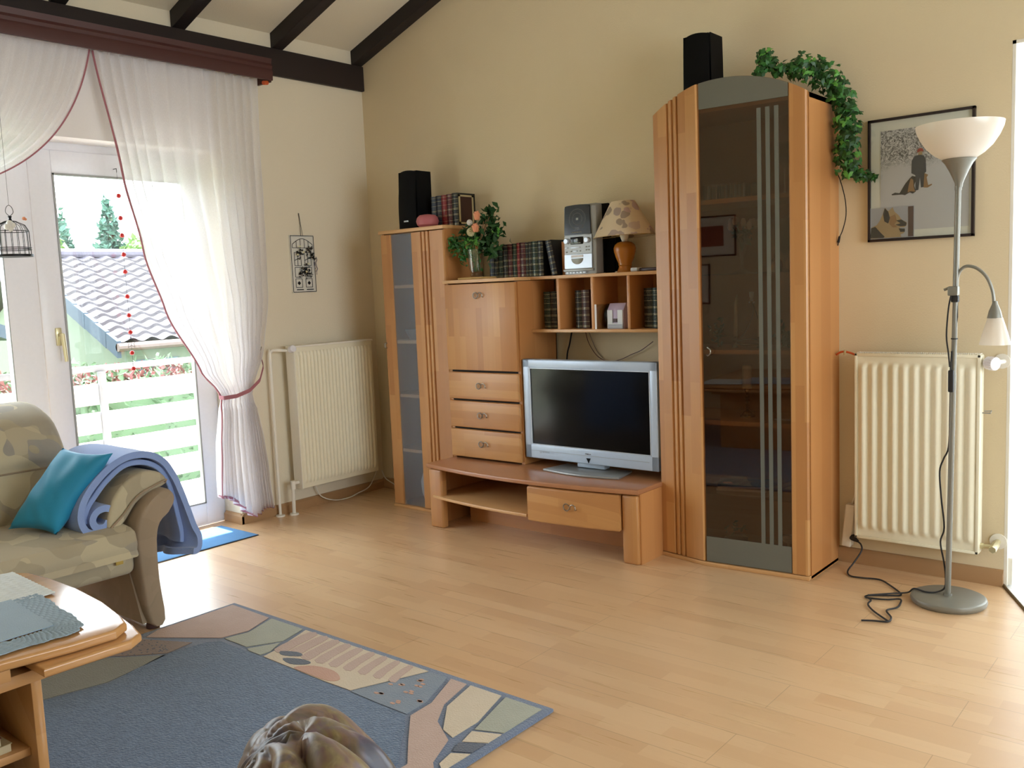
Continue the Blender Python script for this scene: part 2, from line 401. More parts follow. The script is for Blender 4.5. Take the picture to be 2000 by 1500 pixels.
class MB:
    def __init__(s): s.bm = bmesh.new(); s.mi = 0
    def _merge(s, t):
        for f in t.faces: f.material_index = s.mi
        me = bpy.data.meshes.new('t'); t.to_mesh(me); t.free(); s.bm.from_mesh(me); bpy.data.meshes.remove(me)
        return s
    def m(s, i): s.mi = i; return s
    def box(s, x0, x1, y0, y1, z0, z1, bev=0, seg=2, mat=None):
        t = bmesh.new(); bmesh.ops.create_cube(t, size=1)
        for v in t.verts:
            v.co = Vector(((x0 + x1) / 2 + v.co.x * abs(x1 - x0), (y0 + y1) / 2 + v.co.y * abs(y1 - y0), (z0 + z1) / 2 + v.co.z * abs(z1 - z0)))
        if bev: bmesh.ops.bevel(t, geom=t.edges[:], offset=bev, segments=seg, profile=0.5, affect='EDGES')
        if mat: bmesh.ops.transform(t, matrix=mat, verts=t.verts)
        return s._merge(t)
    def prism(s, pts, a0, a1, axis='z', bev=0, seg=2, mat=None):
        """extrude a closed 2D outline along an axis. axis z: pts=(x,y); y: pts=(x,z); x: pts=(y,z)"""
        t = bmesh.new()
        def P(p, a):
            return {'z': (p[0], p[1], a), 'y': (p[0], a, p[1]), 'x': (a, p[0], p[1])}[axis]
        n = len(pts)
        A = [t.verts.new(P(p, a0)) for p in pts]; B = [t.verts.new(P(p, a1)) for p in pts]
        t.faces.new(A); t.faces.new(B)
        for i in range(n): t.faces.new((A[i], A[(i + 1) % n], B[(i + 1) % n], B[i]))
        bmesh.ops.recalc_face_normals(t, faces=t.faces)
        if bev:
            ed = [e for e in t.edges if (e.verts[0] in A) == (e.verts[1] in A)]
            bmesh.ops.bevel(t, geom=ed, offset=bev, segments=seg, profile=0.5, affect='EDGES')
        if mat: bmesh.ops.transform(t, matrix=mat, verts=t.verts)
        return s._merge(t)
    def lathe(s, prof, n=32, cx=0, cy=0, cz=0, mat=None, closed=False):
        """prof=(r,z) list spun about z"""
        t = bmesh.new(); rings = []
        for r, z in prof:
            if r < 1e-5: rings.append([t.verts.new((cx, cy, cz + z))])
            else: rings.append([t.verts.new((cx + r * math.cos(2 * PI * i / n), cy + r * math.sin(2 * PI * i / n), cz + z)) for i in range(n)])
        for a, b in zip(rings[:-1], rings[1:]):
            for i in range(n):
                q = [a[i % len(a)], a[(i + 1) % len(a)], b[(i + 1) % len(b)], b[i % len(b)]]
                u = []
                for v in q:
                    if v not in u: u.append(v)
                if len(u) > 2: t.faces.new(u)
        bmesh.ops.recalc_face_normals(t, faces=t.faces)
        if mat: bmesh.ops.transform(t, matrix=mat, verts=t.verts)
        return s._merge(t)
    def tube(s, pts, r, n=8, cap=True, smooth=0):
        P = [Vector(p) for p in pts]
        if smooth:
            Q = []
            for i in range(len(P) - 1):
                p0, p1, p2, p3 = P[max(i - 1, 0)], P[i], P[i + 1], P[min(i + 2, len(P) - 1)]
                for k in range(smooth):
                    u = k / smooth
                    Q.append(0.5 * ((2 * p1) + (p2 - p0) * u + (2 * p0 - 5 * p1 + 4 * p2 - p3) * u * u + (3 * p1 - p0 - 3 * p2 + p3) * u ** 3))
            Q.append(P[-1]); P = Q
        t = bmesh.new(); rings = []; up = None
        for i, p in enumerate(P):
            d = (P[min(i + 1, len(P) - 1)] - P[max(i - 1, 0)])
            if d.length < 1e-9: d = Vector((0, 0, 1))
            d.normalize()
            if up is None:
                a = Vector((0, 0, 1)) if abs(d.z) < .9 else Vector((1, 0, 0)); up = (a - d * a.dot(d)).normalized()
            else:
                up = up - d * up.dot(d)
                up = up.normalized() if up.length > 1e-6 else Vector((1, 0, 0))
            sd_ = d.cross(up); rr = r[i] if isinstance(r, (list, tuple)) else r
            rings.append([t.verts.new(p + (up * math.cos(2 * PI * k / n) + sd_ * math.sin(2 * PI * k / n)) * rr) for k in range(n)])
        for a, b in zip(rings[:-1], rings[1:]):
            for i in range(n): t.faces.new((a[i], a[(i + 1) % n], b[(i + 1) % n], b[i]))
        if cap: t.faces.new(rings[0]); t.faces.new(rings[-1])
        bmesh.ops.recalc_face_normals(t, faces=t.faces)
        return s._merge(t)
    def cyl(s, p0, p1, r, n=16): return s.tube([p0, p1], r, n)
    def ball(s, c, r, sc=(1, 1, 1), seg=16, ring=10):
        t = bmesh.new(); bmesh.ops.create_uvsphere(t, u_segments=seg, v_segments=ring, radius=r)
        for v in t.verts: v.co = Vector((c[0] + v.co.x * sc[0], c[1] + v.co.y * sc[1], c[2] + v.co.z * sc[2]))
        return s._merge(t)
    def grid(s, fn, nu, nv, thick=0, closed_u=False):
        """surface fn(u,v)->Vector, u,v in 0..1; thick>0 gives it a second skin along the normal"""
        t = bmesh.new()
        G = [[Vector(fn(i / nu, j / nv)) for j in range(nv + 1)] for i in range(nu + 1)]
        V = [[t.verts.new(p) for p in row] for row in G]
        for i in range(nu):
            for j in range(nv): t.faces.new((V[i][j], V[i + 1][j], V[i + 1][j + 1], V[i][j + 1]))
        if thick:
            def nrm(i, j):
                a = G[min(i + 1, nu)][j] - G[max(i - 1, 0)][j]; b = G[i][min(j + 1, nv)] - G[i][max(j - 1, 0)]
                c = a.cross(b); return c.normalized() if c.length > 1e-12 else Vector((0, 0, 1))
            V2 = [[t.verts.new(G[i][j] - nrm(i, j) * thick) for j in range(nv + 1)] for i in range(nu + 1)]
            for i in range(nu):
                for j in range(nv): t.faces.new((V2[i][j], V2[i][j + 1], V2[i + 1][j + 1], V2[i + 1][j]))
            for i in range(nu):
                t.faces.new((V[i][0], V2[i][0], V2[i + 1][0], V[i + 1][0])); t.faces.new((V[i][nv], V[i + 1][nv], V2[i + 1][nv], V2[i][nv]))
            for j in range(nv):
                t.faces.new((V[0][j], V[0][j + 1], V2[0][j + 1], V2[0][j])); t.faces.new((V[nu][j], V2[nu][j], V2[nu][j + 1], V[nu][j + 1]))
            bmesh.ops.recalc_face_normals(t, faces=t.faces)
        return s._merge(t)
    def poly(s, pts3, thick=None):
        t = bmesh.new(); f = t.faces.new([t.verts.new(p) for p in pts3])
        if thick:
            r = bmesh.ops.extrude_face_region(t, geom=[f]); vs = [g for g in r['geom'] if isinstance(g, bmesh.types.BMVert)]
            bmesh.ops.translate(t, verts=vs, vec=thick); bmesh.ops.recalc_face_normals(t, faces=t.faces)
        bmesh.ops.triangulate(t, faces=[f for f in t.faces if len(f.verts) > 4])
        return s._merge(t)
    def build(s, name, mats, parent=None, angle=35, label=None, stuff=False):
        if isinstance(mats, str): mats = [mats]
        o0 = org(parent)
        me = bpy.data.meshes.new(name)
        bmesh.ops.translate(s.bm, verts=s.bm.verts, vec=-o0)
        s.bm.to_mesh(me); s.bm.free()
        for k in mats: me.materials.append(M[k])
        me.shade_smooth(); me.set_sharp_from_angle(angle=math.radians(angle))
        o = bpy.data.objects.new(name, me); COL.objects.link(o)
        if parent is not None: o.parent = parent
        if label: o['label'] = label
        if stuff: o['kind'] = 'stuff'
        return o

def thing(name, label, cat, loc=(0, 0, 0), group=None):
    o = bpy.data.objects.new(name, None); COL.objects.link(o); o.location = loc
    o.empty_display_size = 0.05
    o['label'] = label; o['category'] = cat
    if group: o['group'] = group
    return o
def tag(o, label, cat, group=None, stuff=False):
    o['label'] = label; o['category'] = cat
    if group: o['group'] = group
    if stuff: o['kind'] = 'stuff'
    return o
def struct(name, mb, mats, angle=35):
    o = mb.build(name, mats, None, angle); o['kind'] = 'structure'; return o
def copy_tree(o, parent=None):
    c = o.copy(); COL.objects.link(c)
    c.parent = parent
    for ch in [q for q in bpy.data.objects if q.parent == o]: copy_tree(ch, c)
    return c
def rotz(a, c=(0, 0, 0)): return Matrix.Translation(c) @ Matrix.Rotation(a, 4, 'Z') @ Matrix.Translation([-x for x in c])
def wob(p, s, a): return noise.noise(Vector(p) * s) * a

# ================================================================== ROOM SHELL
def CZ(x): return 2.825 + 0.34 * x if x < 4.4 else 2.825 + 0.34 * 4.4 - 0.34 * (x - 4.4)
b = MB(); b.poly([(-0.17, -5.4, 0), (6.9, -5.4, 0), (6.9, -0.0, 0), (5.6, 0, 0), (5.33, -0.55, 0), (4.0, -0.55, 0), (3.733, 0, 0), (-0.17, 0, 0)], (0, 0, -0.06))
struct('floor', b, 'laminate')
b = MB(); b.box(3.6, 6.9, -0.0, 2.8, -0.08, -0.004); b.poly([(3.733, 0, -0.003), (4.0, -0.55, -0.003), (5.33, -0.55, -0.003), (5.6, 0, -0.003)], (0, 0, -0.05))
struct('floor_hall', b, 'white_tile')
b = MB(); b.tube([(3.733, 0.0, 0.003), (4.0, -0.55, 0.003), (5.33, -0.55, 0.003), (5.6, 0, 0.003)], 0.007, 8)
struct('trim_1', b, 'threshold_brass')
# left wall: solid by the radiator, lintel and wall above the glazing
Z0 = 2.114
b = MB()
b.box(-0.35, 0, -1.10, 0.12, -0.06, CZ(0) + 0.05)
b.box(-0.35, 0, -5.5, -3.6, -0.06, CZ(0) + 0.05)
b.box(-0.35, 0, -3.6, -1.10, 2.60, CZ(0) + 0.05)
struct('wall_left', b, 'wall_cream_left')
b = MB(); b.box(-0.35, 0, -3.6, -1.10, Z0, 2.60); struct('trim_20', b, 'lintel_paint')
# back wall with the doorway
b = MB()
b.prism([(-0.35, -0.06), (3.733, -0.06), (3.733, 2.163), (5.6, 2.163), (5.6, -0.06), (6.9, -0.06), (6.9, CZ(6.9)), (4.4, CZ(4.4)), (-0.35, CZ(-0.35))], 0.0, 0.13, 'y')
struct('wall_back', b, 'wall_cream')
b = MB()
b.prism([(-0.35, -0.06), (6.9, -0.06), (6.9, CZ(6.9)), (4.4, CZ(4.4)), (-0.35, CZ(-0.35))], -5.52, -5.4, 'y')
struct('wall_front', b, 'wall_cream')
b = MB()
b.box(6.9, 7.02, -5.5, -3.1, 0, 3.9); b.box(6.9, 7.02, -0.3, 0.13, 0, 3.9)
b.box(6.9, 7.02, -3.1, -0.3, 0, 0.6); b.box(6.9, 7.02, -3.1, -0.3, 2.6, 3.9)
struct('wall_right', b, 'wall_cream')
b = MB()
b.prism([(-0.35, CZ(-0.35)), (4.4, CZ(4.4)), (7.02, CZ(7.02)), (7.02, CZ(7.02) + 0.1), (4.4, CZ(4.4) + 0.1), (-0.35, CZ(-0.35) + 0.1)], -5.5, 0.13, 'y')
struct('ceiling', b, 'ceiling_paint')
# hall beyond the doorway
b = MB()
b.box(3.6, 3.733, 0.13, 2.8, -0.06, 2.6)
b.box(6.9, 7.0, 0.13, 2.8, -0.06, 2.6)
b.box(3.6, 7.0, 2.7, 2.82, -0.06, 0.2); b.box(3.6, 7.0, 2.7, 2.82, 2.35, 2.6)
struct('wall_hall', b, 'wall_white')
b = MB(); b.box(3.6, 7.0, 0.13, 2.82, 2.6, 2.7); struct('ceiling_hall', b, 'wall_white')
b = MB(); b.box(3.7325, 3.745, 0.0, 0.13, 0.0, 2.163); b.box(3.7325, 5.6, -0.0, 0.13, 2.150, 2.1635)
b.box(3.736, 3.760, 0.02, 0.06, 0.003, 0.115)
struct('trim_2', b, 'white_paint')
# baseboards
b = MB(); b.prism([(0.0, 0), (0.018, 0), (0.018, 0.045), (0.008, 0.058), (0.0, 0.06)], -1.115, -0.0, 'y')
b.prism([(-1.102, 0), (-1.118, 0), (-1.118, 0.045), (-1.108, 0.058), (-1.10, 0.06)], -0.16, 0.018, 'x')
struct('baseboard_left', b, 'base_woody')
b = MB(); b.prism([(0.0, 0), (-0.018, 0), (-0.018, 0.05), (-0.008, 0.066), (0.0, 0.068)], 0.0, 3.733, 'x')
struct('baseboard_back', b, 'base_wood')
# wall plate beam and rafters
b = MB(); b.box(0.0, 0.028, -5.4, 0.0, 2.583, 2.737, 0.004); struct('trim_3', b, 'dark_beam')
for i, (y0, y1) in enumerate([(-0.078, -0.001), (-0.684, -0.608), (-1.314, -1.238), (-1.944, -1.868), (-2.574, -2.498), (-3.204, -3.128), (-3.834, -3.758)]):
    b = MB(); b.prism([(0.0, 2.735), (4.4, 2.735 + .34 * 4.4), (4.4, CZ(4.4) + 0.01), (0.0, 2.835)], y0, y1, 'y', 0.003)
    struct('trim_%d' % (4 + i), b, 'dark_beamx')

# balcony door and neighbouring window (one long white unit in the recess)
XF = -0.165
def sash(root, y0, y1, z0, z1, w, x0, x1, gap=True, name='sash'):
    b = MB()
    b.box(x0, x1, y0, y0 + w, z0, z1, 0.006); b.box(x0, x1, y1 - w, y1, z0, z1, 0.006)
    b.box(x0, x1, y0 + w - .002, y1 - w + .002, z0, z0 + w, 0.006); b.box(x0, x1, y0 + w - .002, y1 - w + .002, z1 - w, z1, 0.006)
    o = b.build(name, 'white_frame', root)
    g = MB(); q = 0.008
    yy0, yy1, zz0, zz1 = y0 + w, y1 - w, z0 + w, z1 - w
    xa, xb = x0 + 0.012, x1 + 0.002
    g.box(xa, xb, yy0 - .001, yy0 + q, zz0, zz1); g.box(xa, xb, yy1 - q, yy1 + .001, zz0, zz1)
    g.box(xa, xb, yy0, yy1, zz0 - .001, zz0 + q); g.box(xa, xb, yy0, yy1, zz1 - q, zz1 + .001)
    g.build('glazing_seal', 'silver_grey', o)
    p = MB(); p.box((x0 + x1) / 2 - .003, (x0 + x1) / 2 + .003, yy0, yy1, zz0, zz1)
    p.build('glass_pane', 'pane', root)
    return o
dr = bpy.data.objects.new('door_1', None); COL.objects.link(dr); dr.location = (XF, -1.57, 0); dr['kind'] = 'structure'
b = MB()
b.box(-0.235, -0.172, -1.135, -1.10, 0.0, Z0); b.box(-0.235, -0.172, -2.11, -2.03, 0.0, Z0)
b.box(-0.235, -0.172, -2.03, -1.135, Z0 - 0.05, Z0); b.box(-0.235, -0.172, -2.03, -1.135, 0.0, 0.03)
b.build('door_frame', 'white_frame', dr)
sash(dr, -2.045, -1.11, 0.015, 2.075, 0.115, -0.205, -0.163, name='door_leaf')
h = MB(); h.box(XF, XF + 0.012, -1.987, -1.957, 1.10, 1.19, 0.004); h.tube([(XF + .01, -1.972, 1.155), (XF + .05, -1.972, 1.155)], 0.009)
h.tube([(XF + .05, -1.972, 1.16), (XF + .052, -1.965, 1.02)], [0.011, 0.009], 10)
h.build('door_handle', 'brass_pale', dr)
wn = bpy.data.objects.new('window_1', None); COL.objects.link(wn); wn.location = (XF, -2.85, 0); wn['kind'] = 'structure'
b = MB()
b.box(-0.235, -0.172, -2.19, -2.11, 0.0, Z0); b.box(-0.235, -0.172, -3.6, -3.54, 0.0, Z0)
b.box(-0.235, -0.172, -3.54, -2.19, Z0 - 0.06, Z0); b.box(-0.235, -0.172, -3.54, -2.19, 0.0, 0.12)
b.build('window_frame', 'white_frame', wn)
sash(wn, -3.56, -2.135, 0.06, 2.08, 0.052, -0.215, -0.178)
# unseen window added in the right wall to brighten the interior
wn2 = bpy.data.objects.new('added_window', None); COL.objects.link(wn2); wn2.location = (6.95, -1.7, 0.6); wn2['kind'] = 'structure'
b = MB()
for (a, c) in ((-3.1, -3.03), (-1.74, -1.66), (-.37, -.3)): b.box(6.93, 6.99, a, c, 0.6, 2.6)
b.box(6.93, 6.99, -3.1, -.3, 0.6, 0.67); b.box(6.93, 6.99, -3.1, -.3, 2.53, 2.6)
b.build('window_frame', 'white_frame', wn2)
b = MB(); b.box(6.957, 6.962, -3.03, -.37, 0.67, 2.53); b.build('glass_pane', 'pane', wn2)
wn3 = bpy.data.objects.new('window_3', None); COL.objects.link(wn3); wn3.location = (5.2, 2.75, 0.2); wn3['kind'] = 'structure'
b = MB()
for x in (3.74, 4.5, 5.3, 6.1, 6.86): b.box(x - .03, x + .03, 2.72, 2.78, 0.2, 2.35)
b.build('window_frame', 'white_frame', wn3)
b = MB(); b.box(3.74, 6.86, 2.747, 2.752, 0.2, 2.35); b.build('glass_pane', 'pane', wn3)

# ================================================================== CURTAINS AND PELMET
pm = thing('curtain_pelmet', 'dark brown moulded wooden pelmet above the sheer curtains', 'pelmet', (0.08, -2.2, 2.57))
b = MB()
b.prism([(0.15, 2.513), (0.165, 2.513), (0.168, 2.56), (0.162, 2.575), (0.168, 2.59), (0.160, 2.605), (0.166, 2.632), (0.15, 2.632)], -3.9, -0.805, 'y')
b.box(0.028, 0.15, -0.82, -0.805, 2.505, 2.632); b.box(0.028, 0.15, -3.9, -0.82, 2.60, 2.63)
b.build('pelmet_board', 'pelmet_wood', pm)
b = MB(); b.box(0.03, 0.13, -3.9, -0.83, 2.545, 2.565, 0.003); b.build('curtain_track', 'white_frame', pm)
b = MB(); b.tube([(0.145, -0.83, 2.5), (0.15, -0.86, 2.495)], 0.012); b.build('track_end', 'orange_cap', pm)

def lerp_tab(tab, z):
    if z >= tab[0][0]: return tab[0][1]
    for (a, ya), (b_, yb) in zip(tab[:-1], tab[1:]):
        if z >= b_:
            t = (a - z) / (a - b_); t2 = t * t * (3 - 2 * t) * .35 + t * .65
            return ya + (yb - ya) * t2
    return tab[-1][1]
Lt = [(2.53, -1.79), (1.916, -1.702), (1.55, -1.62), (1.243, -1.512), (0.901, -1.332), (0.80, -1.245), (0.76, -1.222), (0.70, -1.235), (0.5, -1.275), (0.30, -1.29), (0.0, -1.30)]
Rt = [(2.53, -0.852), (1.9, -0.862), (1.3, -0.895), (1.0, -0.95), (0.80, -1.02), (0.76, -1.03), (0.70, -1.02), (0.5, -0.99), (0.3, -0.965), (0.0, -0.94)]
def cur_fn(u, v):
    ztop = 2.53; zb = 0.205 - 0.14 * min(1, u * 1.6) + 0.02 * math.sin(u * 9)
    z = ztop + (zb - ztop) * v
    yl, yr = lerp_tab(Lt, z), lerp_tab(Rt, z)
    y = yl + (yr - yl) * u
    w = abs(yr - yl)
    waist = math.exp(-((z - 0.76) / 0.16) ** 2)
    amp = (0.016 + 0.012 * min(1, (2.53 - z))) * (1 - 0.3 * waist)
    if z < 0.7: amp *= 1.5
    ph = 2 * PI * (13 * u + 0.8 * math.sin(u * 7) + 0.15 * math.sin(z * 4))
    x = 0.085 + amp * math.sin(ph) + 0.004 * math.sin(u * 38 + z * 2) - 0.02 * waist * (2 * u - 1) ** 2
    y += 0.3 * amp * math.cos(ph) * (w / .95)
    if z < 0.75: x += 0.03 * (0.75 - z) * math.sin(u * 5)
    return (x, y, z)
cr = thing('sheer_curtain', 'floor-length white sheer curtain gathered by a pink tieback beside the balcony door', 'curtain', (0.085, -1.1, 0.1), 'white sheer curtains')
b = MB(); b.grid(cur_fn, 200, 90); b.build('curtain_panel', 'sheer', cr, 180)
def strip(fn, us, r=0.006):
    return [fn(u, v) for u, v in us]
b = MB(); b.tube(strip(cur_fn, [(0.0, i / 60) for i in range(61)]), 0.0055, 6); b.build('edge_trim', 'pink_trim', cr)
b = MB()
def hem(u, v):
    p = cur_fn(u, 1.0); return (p[0] + 0.002, p[1], p[2] + 0.014 - 0.016 * v)
b.grid(hem, 200, 1); b.build('hem_trim', 'pink_trim', cr, 180)
tb = thing('tieback', 'dusty pink fabric tieback looped round the gathered curtain to a wall hook', 'tieback', (0.05, -1.0, 0.9))
b = MB()
path = [(0.075, -0.955, 0.985), (0.13, -0.975, 0.91), (0.15, -1.02, 0.835), (0.15, -1.09, 0.785), (0.14, -1.17, 0.762), (0.115, -1.235, 0.757), (0.07, -1.24, 0.76), (0.035, -1.19, 0.77), (0.03, -1.1, 0.80), (0.02, -0.97, 0.95)]
Q = []
for i in range(len(path) - 1):
    for k in range(6):
        t = k / 6; Q.append(Vector(path[i]).lerp(Vector(path[i + 1]), t))
Q.append(Vector(path[-1]))
def tbf(u, v):
    i = min(int(u * (len(Q) - 1)), len(Q) - 2); p = Q[i].lerp(Q[i + 1], u * (len(Q) - 1) - i)
    return (p.x, p.y, p.z + 0.011 - 0.022 * v)
b.grid(tbf, 70, 2, 0.002); b.build('band', 'pink_trim', tb, 60)
b = MB(); b.tube([(0, -0.955, 1.0), (0.05, -0.955, 1.0), (0.085, -0.955, 1.0), (0.09, -0.952, 1.02)], 0.003); b.build('hook', 'pewter', tb)

# swagged left curtain
def cur2(u, v):
    # u=0 right hand edge, u=1 far left; strands sweep from the track down to the gather point off to the left
    t = v
    yt = -1.812 - 1.35 * u
    p0 = Vector((0, yt, 2.53)); p1 = Vector((0, yt - 0.19 * (1 - u), 1.76 + 0.20 * u)); p2 = Vector((0, -2.95 - 0.25 * u, 1.79 + 0.03 * u))
    p = p0 * (1 - t) ** 2 + p1 * 2 * t * (1 - t) + p2 * t * t
    amp = 0.028 * (0.35 + t) * (1 - 0.5 * t)
    ph = 2 * PI * (20 * u + 0.9 * math.sin(u * 6))
    return (0.085 + amp * math.sin(ph), p.y + 0.25 * amp * math.cos(ph), p.z - 0.2 * amp * math.cos(ph))
cl = thing('sheer_curtain', 'white sheer curtain swagged to the left, pink edge curving below the pelmet', 'curtain', (0.085, -2.3, 1.8), 'white sheer curtains')
b = MB(); b.grid(cur2, 220, 60); b.build('curtain_panel', 'sheer', cl, 180)
b = MB(); b.tube([cur2(0, i / 50) for i in range(51)], 0.006, 6); b.build('edge_trim', 'pink_trim', cl)

# ================================================================== HANGING DECORATIONS
bc = thing('birdcage', 'small black wire birdcage ornament hanging in front of the left window', 'birdcage', (0.12, -2.262, 1.53))
cx, cy = 0.12, -2.262
b = MB(); b.lathe([(0, 1.53), (0.082, 1.53), (0.082, 1.540), (0.0, 1.542)], 28, cx, cy); b.build('base', 'wire_black', bc)
b = MB()
for k in range(18):
    a = 2 * PI * k / 18; c, s_ = math.cos(a), math.sin(a)
    b.tube([(cx + .074 * c, cy + .074 * s_, 1.54), (cx + .072 * c, cy + .072 * s_, 1.645), (cx + .058 * c, cy + .058 * s_, 1.672), (cx + .022 * c, cy + .022 * s_, 1.690), (cx, cy, 1.694)], 0.0013, 4)
for z, r in ((1.645, .072), (1.562, .0765), (1.57, .0765)):
    b.tube([(cx + r * math.cos(2 * PI * k / 32), cy + r * math.sin(2 * PI * k / 32), z) for k in range(33)], 0.0017, 4)
b.build('bars', 'wire_black', bc)
b = MB(); b.lathe([(0, 1.69), (.008, 1.693), (.005, 1.705), (.009, 1.712), (0, 1.716)], 12, cx, cy)
b.tube([(cx, cy, 1.712), (cx, cy + .016, 1.73), (cx, cy + .012, 1.752), (cx, cy, 1.762), (cx, cy - .012, 1.752), (cx, cy - .016, 1.73), (cx, cy, 1.712)], 0.0014, 5, smooth=4)
b.tube([(cx, cy, 1.762), (cx, cy, 2.55)], 0.0007, 4)
b.build('hanging_loop', 'wire_black', bc)
b = MB()
for k, (dy, dz) in enumerate([(0, 0), (.014, .003), (-.010, -.006), (.005, -.014), (.002, .012)]): b.ball((cx + .06, cy - .03 + dy, 1.665 + dz), 0.013)
b.build('white_blossom', 'flower_white', bc)
b = MB(); b.ball((cx + .05, cy + .04, 1.70), 0.008); b.ball((cx + .05, cy + .046, 1.697), 0.006); b.build('pink_blossom', 'rose_orange', bc)

gd = thing('bead_garland', 'string of red glass beads with wire stars hanging in the balcony door', 'garland', (-0.13, -1.61, 1.95))
gx, gy = -0.13, -1.612
b = MB(); b.tube([(gx, gy, 1.985), (gx, gy, 0.945)], 0.0009, 4); b.tube([(XF, gy, 2.0), (gx, gy, 2.0), (gx, gy, 1.98)], 0.002, 5); b.build('thread', 'wire_black', gd)
for z in (1.86, 1.745, 1.655, 1.555, 1.465, 1.335, 1.235, 1.145, 1.035, 0.95):
    b = MB(); b.ball((gx, gy, z), 0.0125, seg=10, ring=8); b.build('bead', 'red_bead', gd)
for zc, rr in ((1.60, 0.022), (1.09, 0.033)):
    b = MB(); pts = []
    for k in range(11):
        a = PI / 2 + 2 * PI * k / 10; r = rr if k % 2 == 0 else rr * .45
        pts.append((gx, gy + r * math.cos(a), zc + r * math.sin(a)))
    b.tube(pts, 0.0014, 5); b.build('wire_star', 'wire_black', gd)

# ================================================================== WALL ORNAMENT (left wall)
wo = thing('wall_plaque', 'small cream door-shaped wall plaque with black grille and dark flowers, above the left radiator', 'wall decoration', (0.006, -0.56, 1.32))
b = MB(); b.box(0.001, 0.012, -0.648, -0.471, 1.320, 1.664, 0.001); b.build('board', 'mat_board', wo)
b = MB(); X0 = 0.0135
def bar(y0, z0, y1, z1, r=0.0017, x=X0): b.tube([(x, y0, z0), (x, y1, z1)], r, 5)
def P2(u, v): return (-0.648 + 0.177 * u, 1.320 + 0.344 * v)
def barp(a, c, r=0.0017):
    p, q = P2(*a), P2(*c); bar(p[0], p[1], q[0], q[1], r)
def rect(u0, v0, u1, v1, r=0.0017):
    barp((u0, v0), (u1, v0), r); barp((u1, v0), (u1, v1), r); barp((u1, v1), (u0, v1), r); barp((u0, v1), (u0, v0), r)
rect(.02, .01, .98, .99, .002)
for u in (.14, .56): rect(u, .09, u + .27, .24); rect(u, .27, u + .27, .44); barp((u + .02, .05), (u + .30, .05), .003)
for u in (.14, .56):
    rect(u, .47, u + .27, .70); barp((u, .56), (u + .27, .62)); barp((u + .13, .47), (u + .13, .70))
    c = P2(u + .135, .165)
    b.prism([(c[0] - .012, c[1]), (c[0], c[1] - .012), (c[0] + .012, c[1]), (c[0], c[1] + .012)], 0.012, 0.0145, 'x')
pts = [P2(.08 + .84 * k / 12, .84 + .1 * math.sin(PI * k / 12)) for k in range(13)]
b.tube([(X0, p[0], p[1]) for p in pts], .0018, 5)
for k in range(1, 5): barp((.08 + .84 * k / 5, .78), (.08 + .84 * k / 5, .84 + .1 * math.sin(PI * k / 5)))
barp((.08, .78), (.92, .78)); barp((.08, .78), (.08, .84)); barp((.92, .78), (.92, .84))
b.build('iron_grille', 'wire_black', wo)
def blob_leaves(b, c, r, n, ls, flat=(1, 1, 1), rnd=random):
    for _ in range(n):
        d = Vector((rnd.gauss(0, 1) * flat[0], rnd.gauss(0, 1) * flat[1], rnd.gauss(0, 1) * flat[2])) * r * .5
        p = Vector(c) + d
        a = Vector((rnd.uniform(-1, 1), rnd.uniform(-1, 1), rnd.uniform(-1, 1))).normalized()
        q = a.cross(Vector((rnd.uniform(-1, 1), rnd.uniform(-1, 1), rnd.uniform(-1, 1)))).normalized()
        s_ = ls * rnd.uniform(.6, 1.2)
        n_ = a.cross(q) * s_ * .25
        t = bmesh.new()
        V = [t.verts.new(v) for v in (p - a * s_, p - a * s_ * .2 + q * s_ * .55 + n_, p + a * s_, p - a * s_ * .2 - q * s_ * .55 + n_)]
        m_ = t.verts.new(p + n_ * -.3)
        for i in range(4): t.faces.new((V[i], V[(i + 1) % 4], m_))
        b._merge(t)
b = MB()
for c in ((.30, .68), (.72, .74), (.80, .62), (.55, .42), (.66, .33), (.36, .34)):
    y, z = P2(*c); blob_leaves(b, (0.028, y, z), 0.026, 34, 0.009, (.5, 1, 1))
b.build('dried_leaves', 'cover_black', wo); b = MB()
for c in ((.42, .70), (.60, .50), (.28, .80), (.5, .36), (.18, .66)):
    y, z = P2(*c); b.ball((0.040, y, z), 0.006)
b.build('cream_blossoms', 'flower_cream', wo)
b = MB()
for u, n in ((.96, 6), (.99, 7), (.90, 5)):
    y, z = P2(u, .62); b.tube([(0.03, y + .006 * math.sin(k * 2), z - .018 * k) for k in range(n)], 0.0016, 5)
b.build('purple_tendril', 'wire_purple', wo)
b = MB(); b.tube([(0.006, -0.567, 1.797), (0.008, -0.562, 1.72), (0.014, -0.566, 1.66)], 0.0014, 5); b.tube([(0.006, -0.565, 1.797), (0.008, -0.556, 1.72), (0.014, -0.552, 1.66)], 0.0012, 5)
b.build('hanging_wire', 'wire_black', wo)

# ================================================================== RADIATORS
rl = thing('radiator', 'white ribbed panel radiator in the left corner under the wall plaque', 'radiator', (0.09, -0.45, 0.15), 'white panel radiators')
y0, y1, z0, z1 = -0.757, -0.150, 0.152, 1.0
b = MB(); b.box(0.055, 0.125, y0, y1, z0, z1, 0.004); b.build('body', 'radiator', rl)
b = MB()
NR = 22
def rf(u, v):
    y = y0 + 0.014 + (y1 - y0 - 0.028) * u; z = z0 + 0.028 + (z1 - z0 - .056) * v
    k = (u * NR) % 1.0
    e = min(1, min(v, 1 - v) * 40)
    return (0.1255 + 0.009 * e * max(0, math.sin(PI * k)) ** .7, y, z)
b.grid(rf, NR * 8, 60); b.build('ribbed_front', 'radiator', rl, 60)
b = MB(); b.box(0.05, 0.132, y0 - .004, y1 + .004, z1 - .001, z1 + .008, 0.002); b.box(0.05, 0.128, y0 - .003, y0 + .001, z0, z1); b.build('casing', 'white_paint', rl)
b = MB()
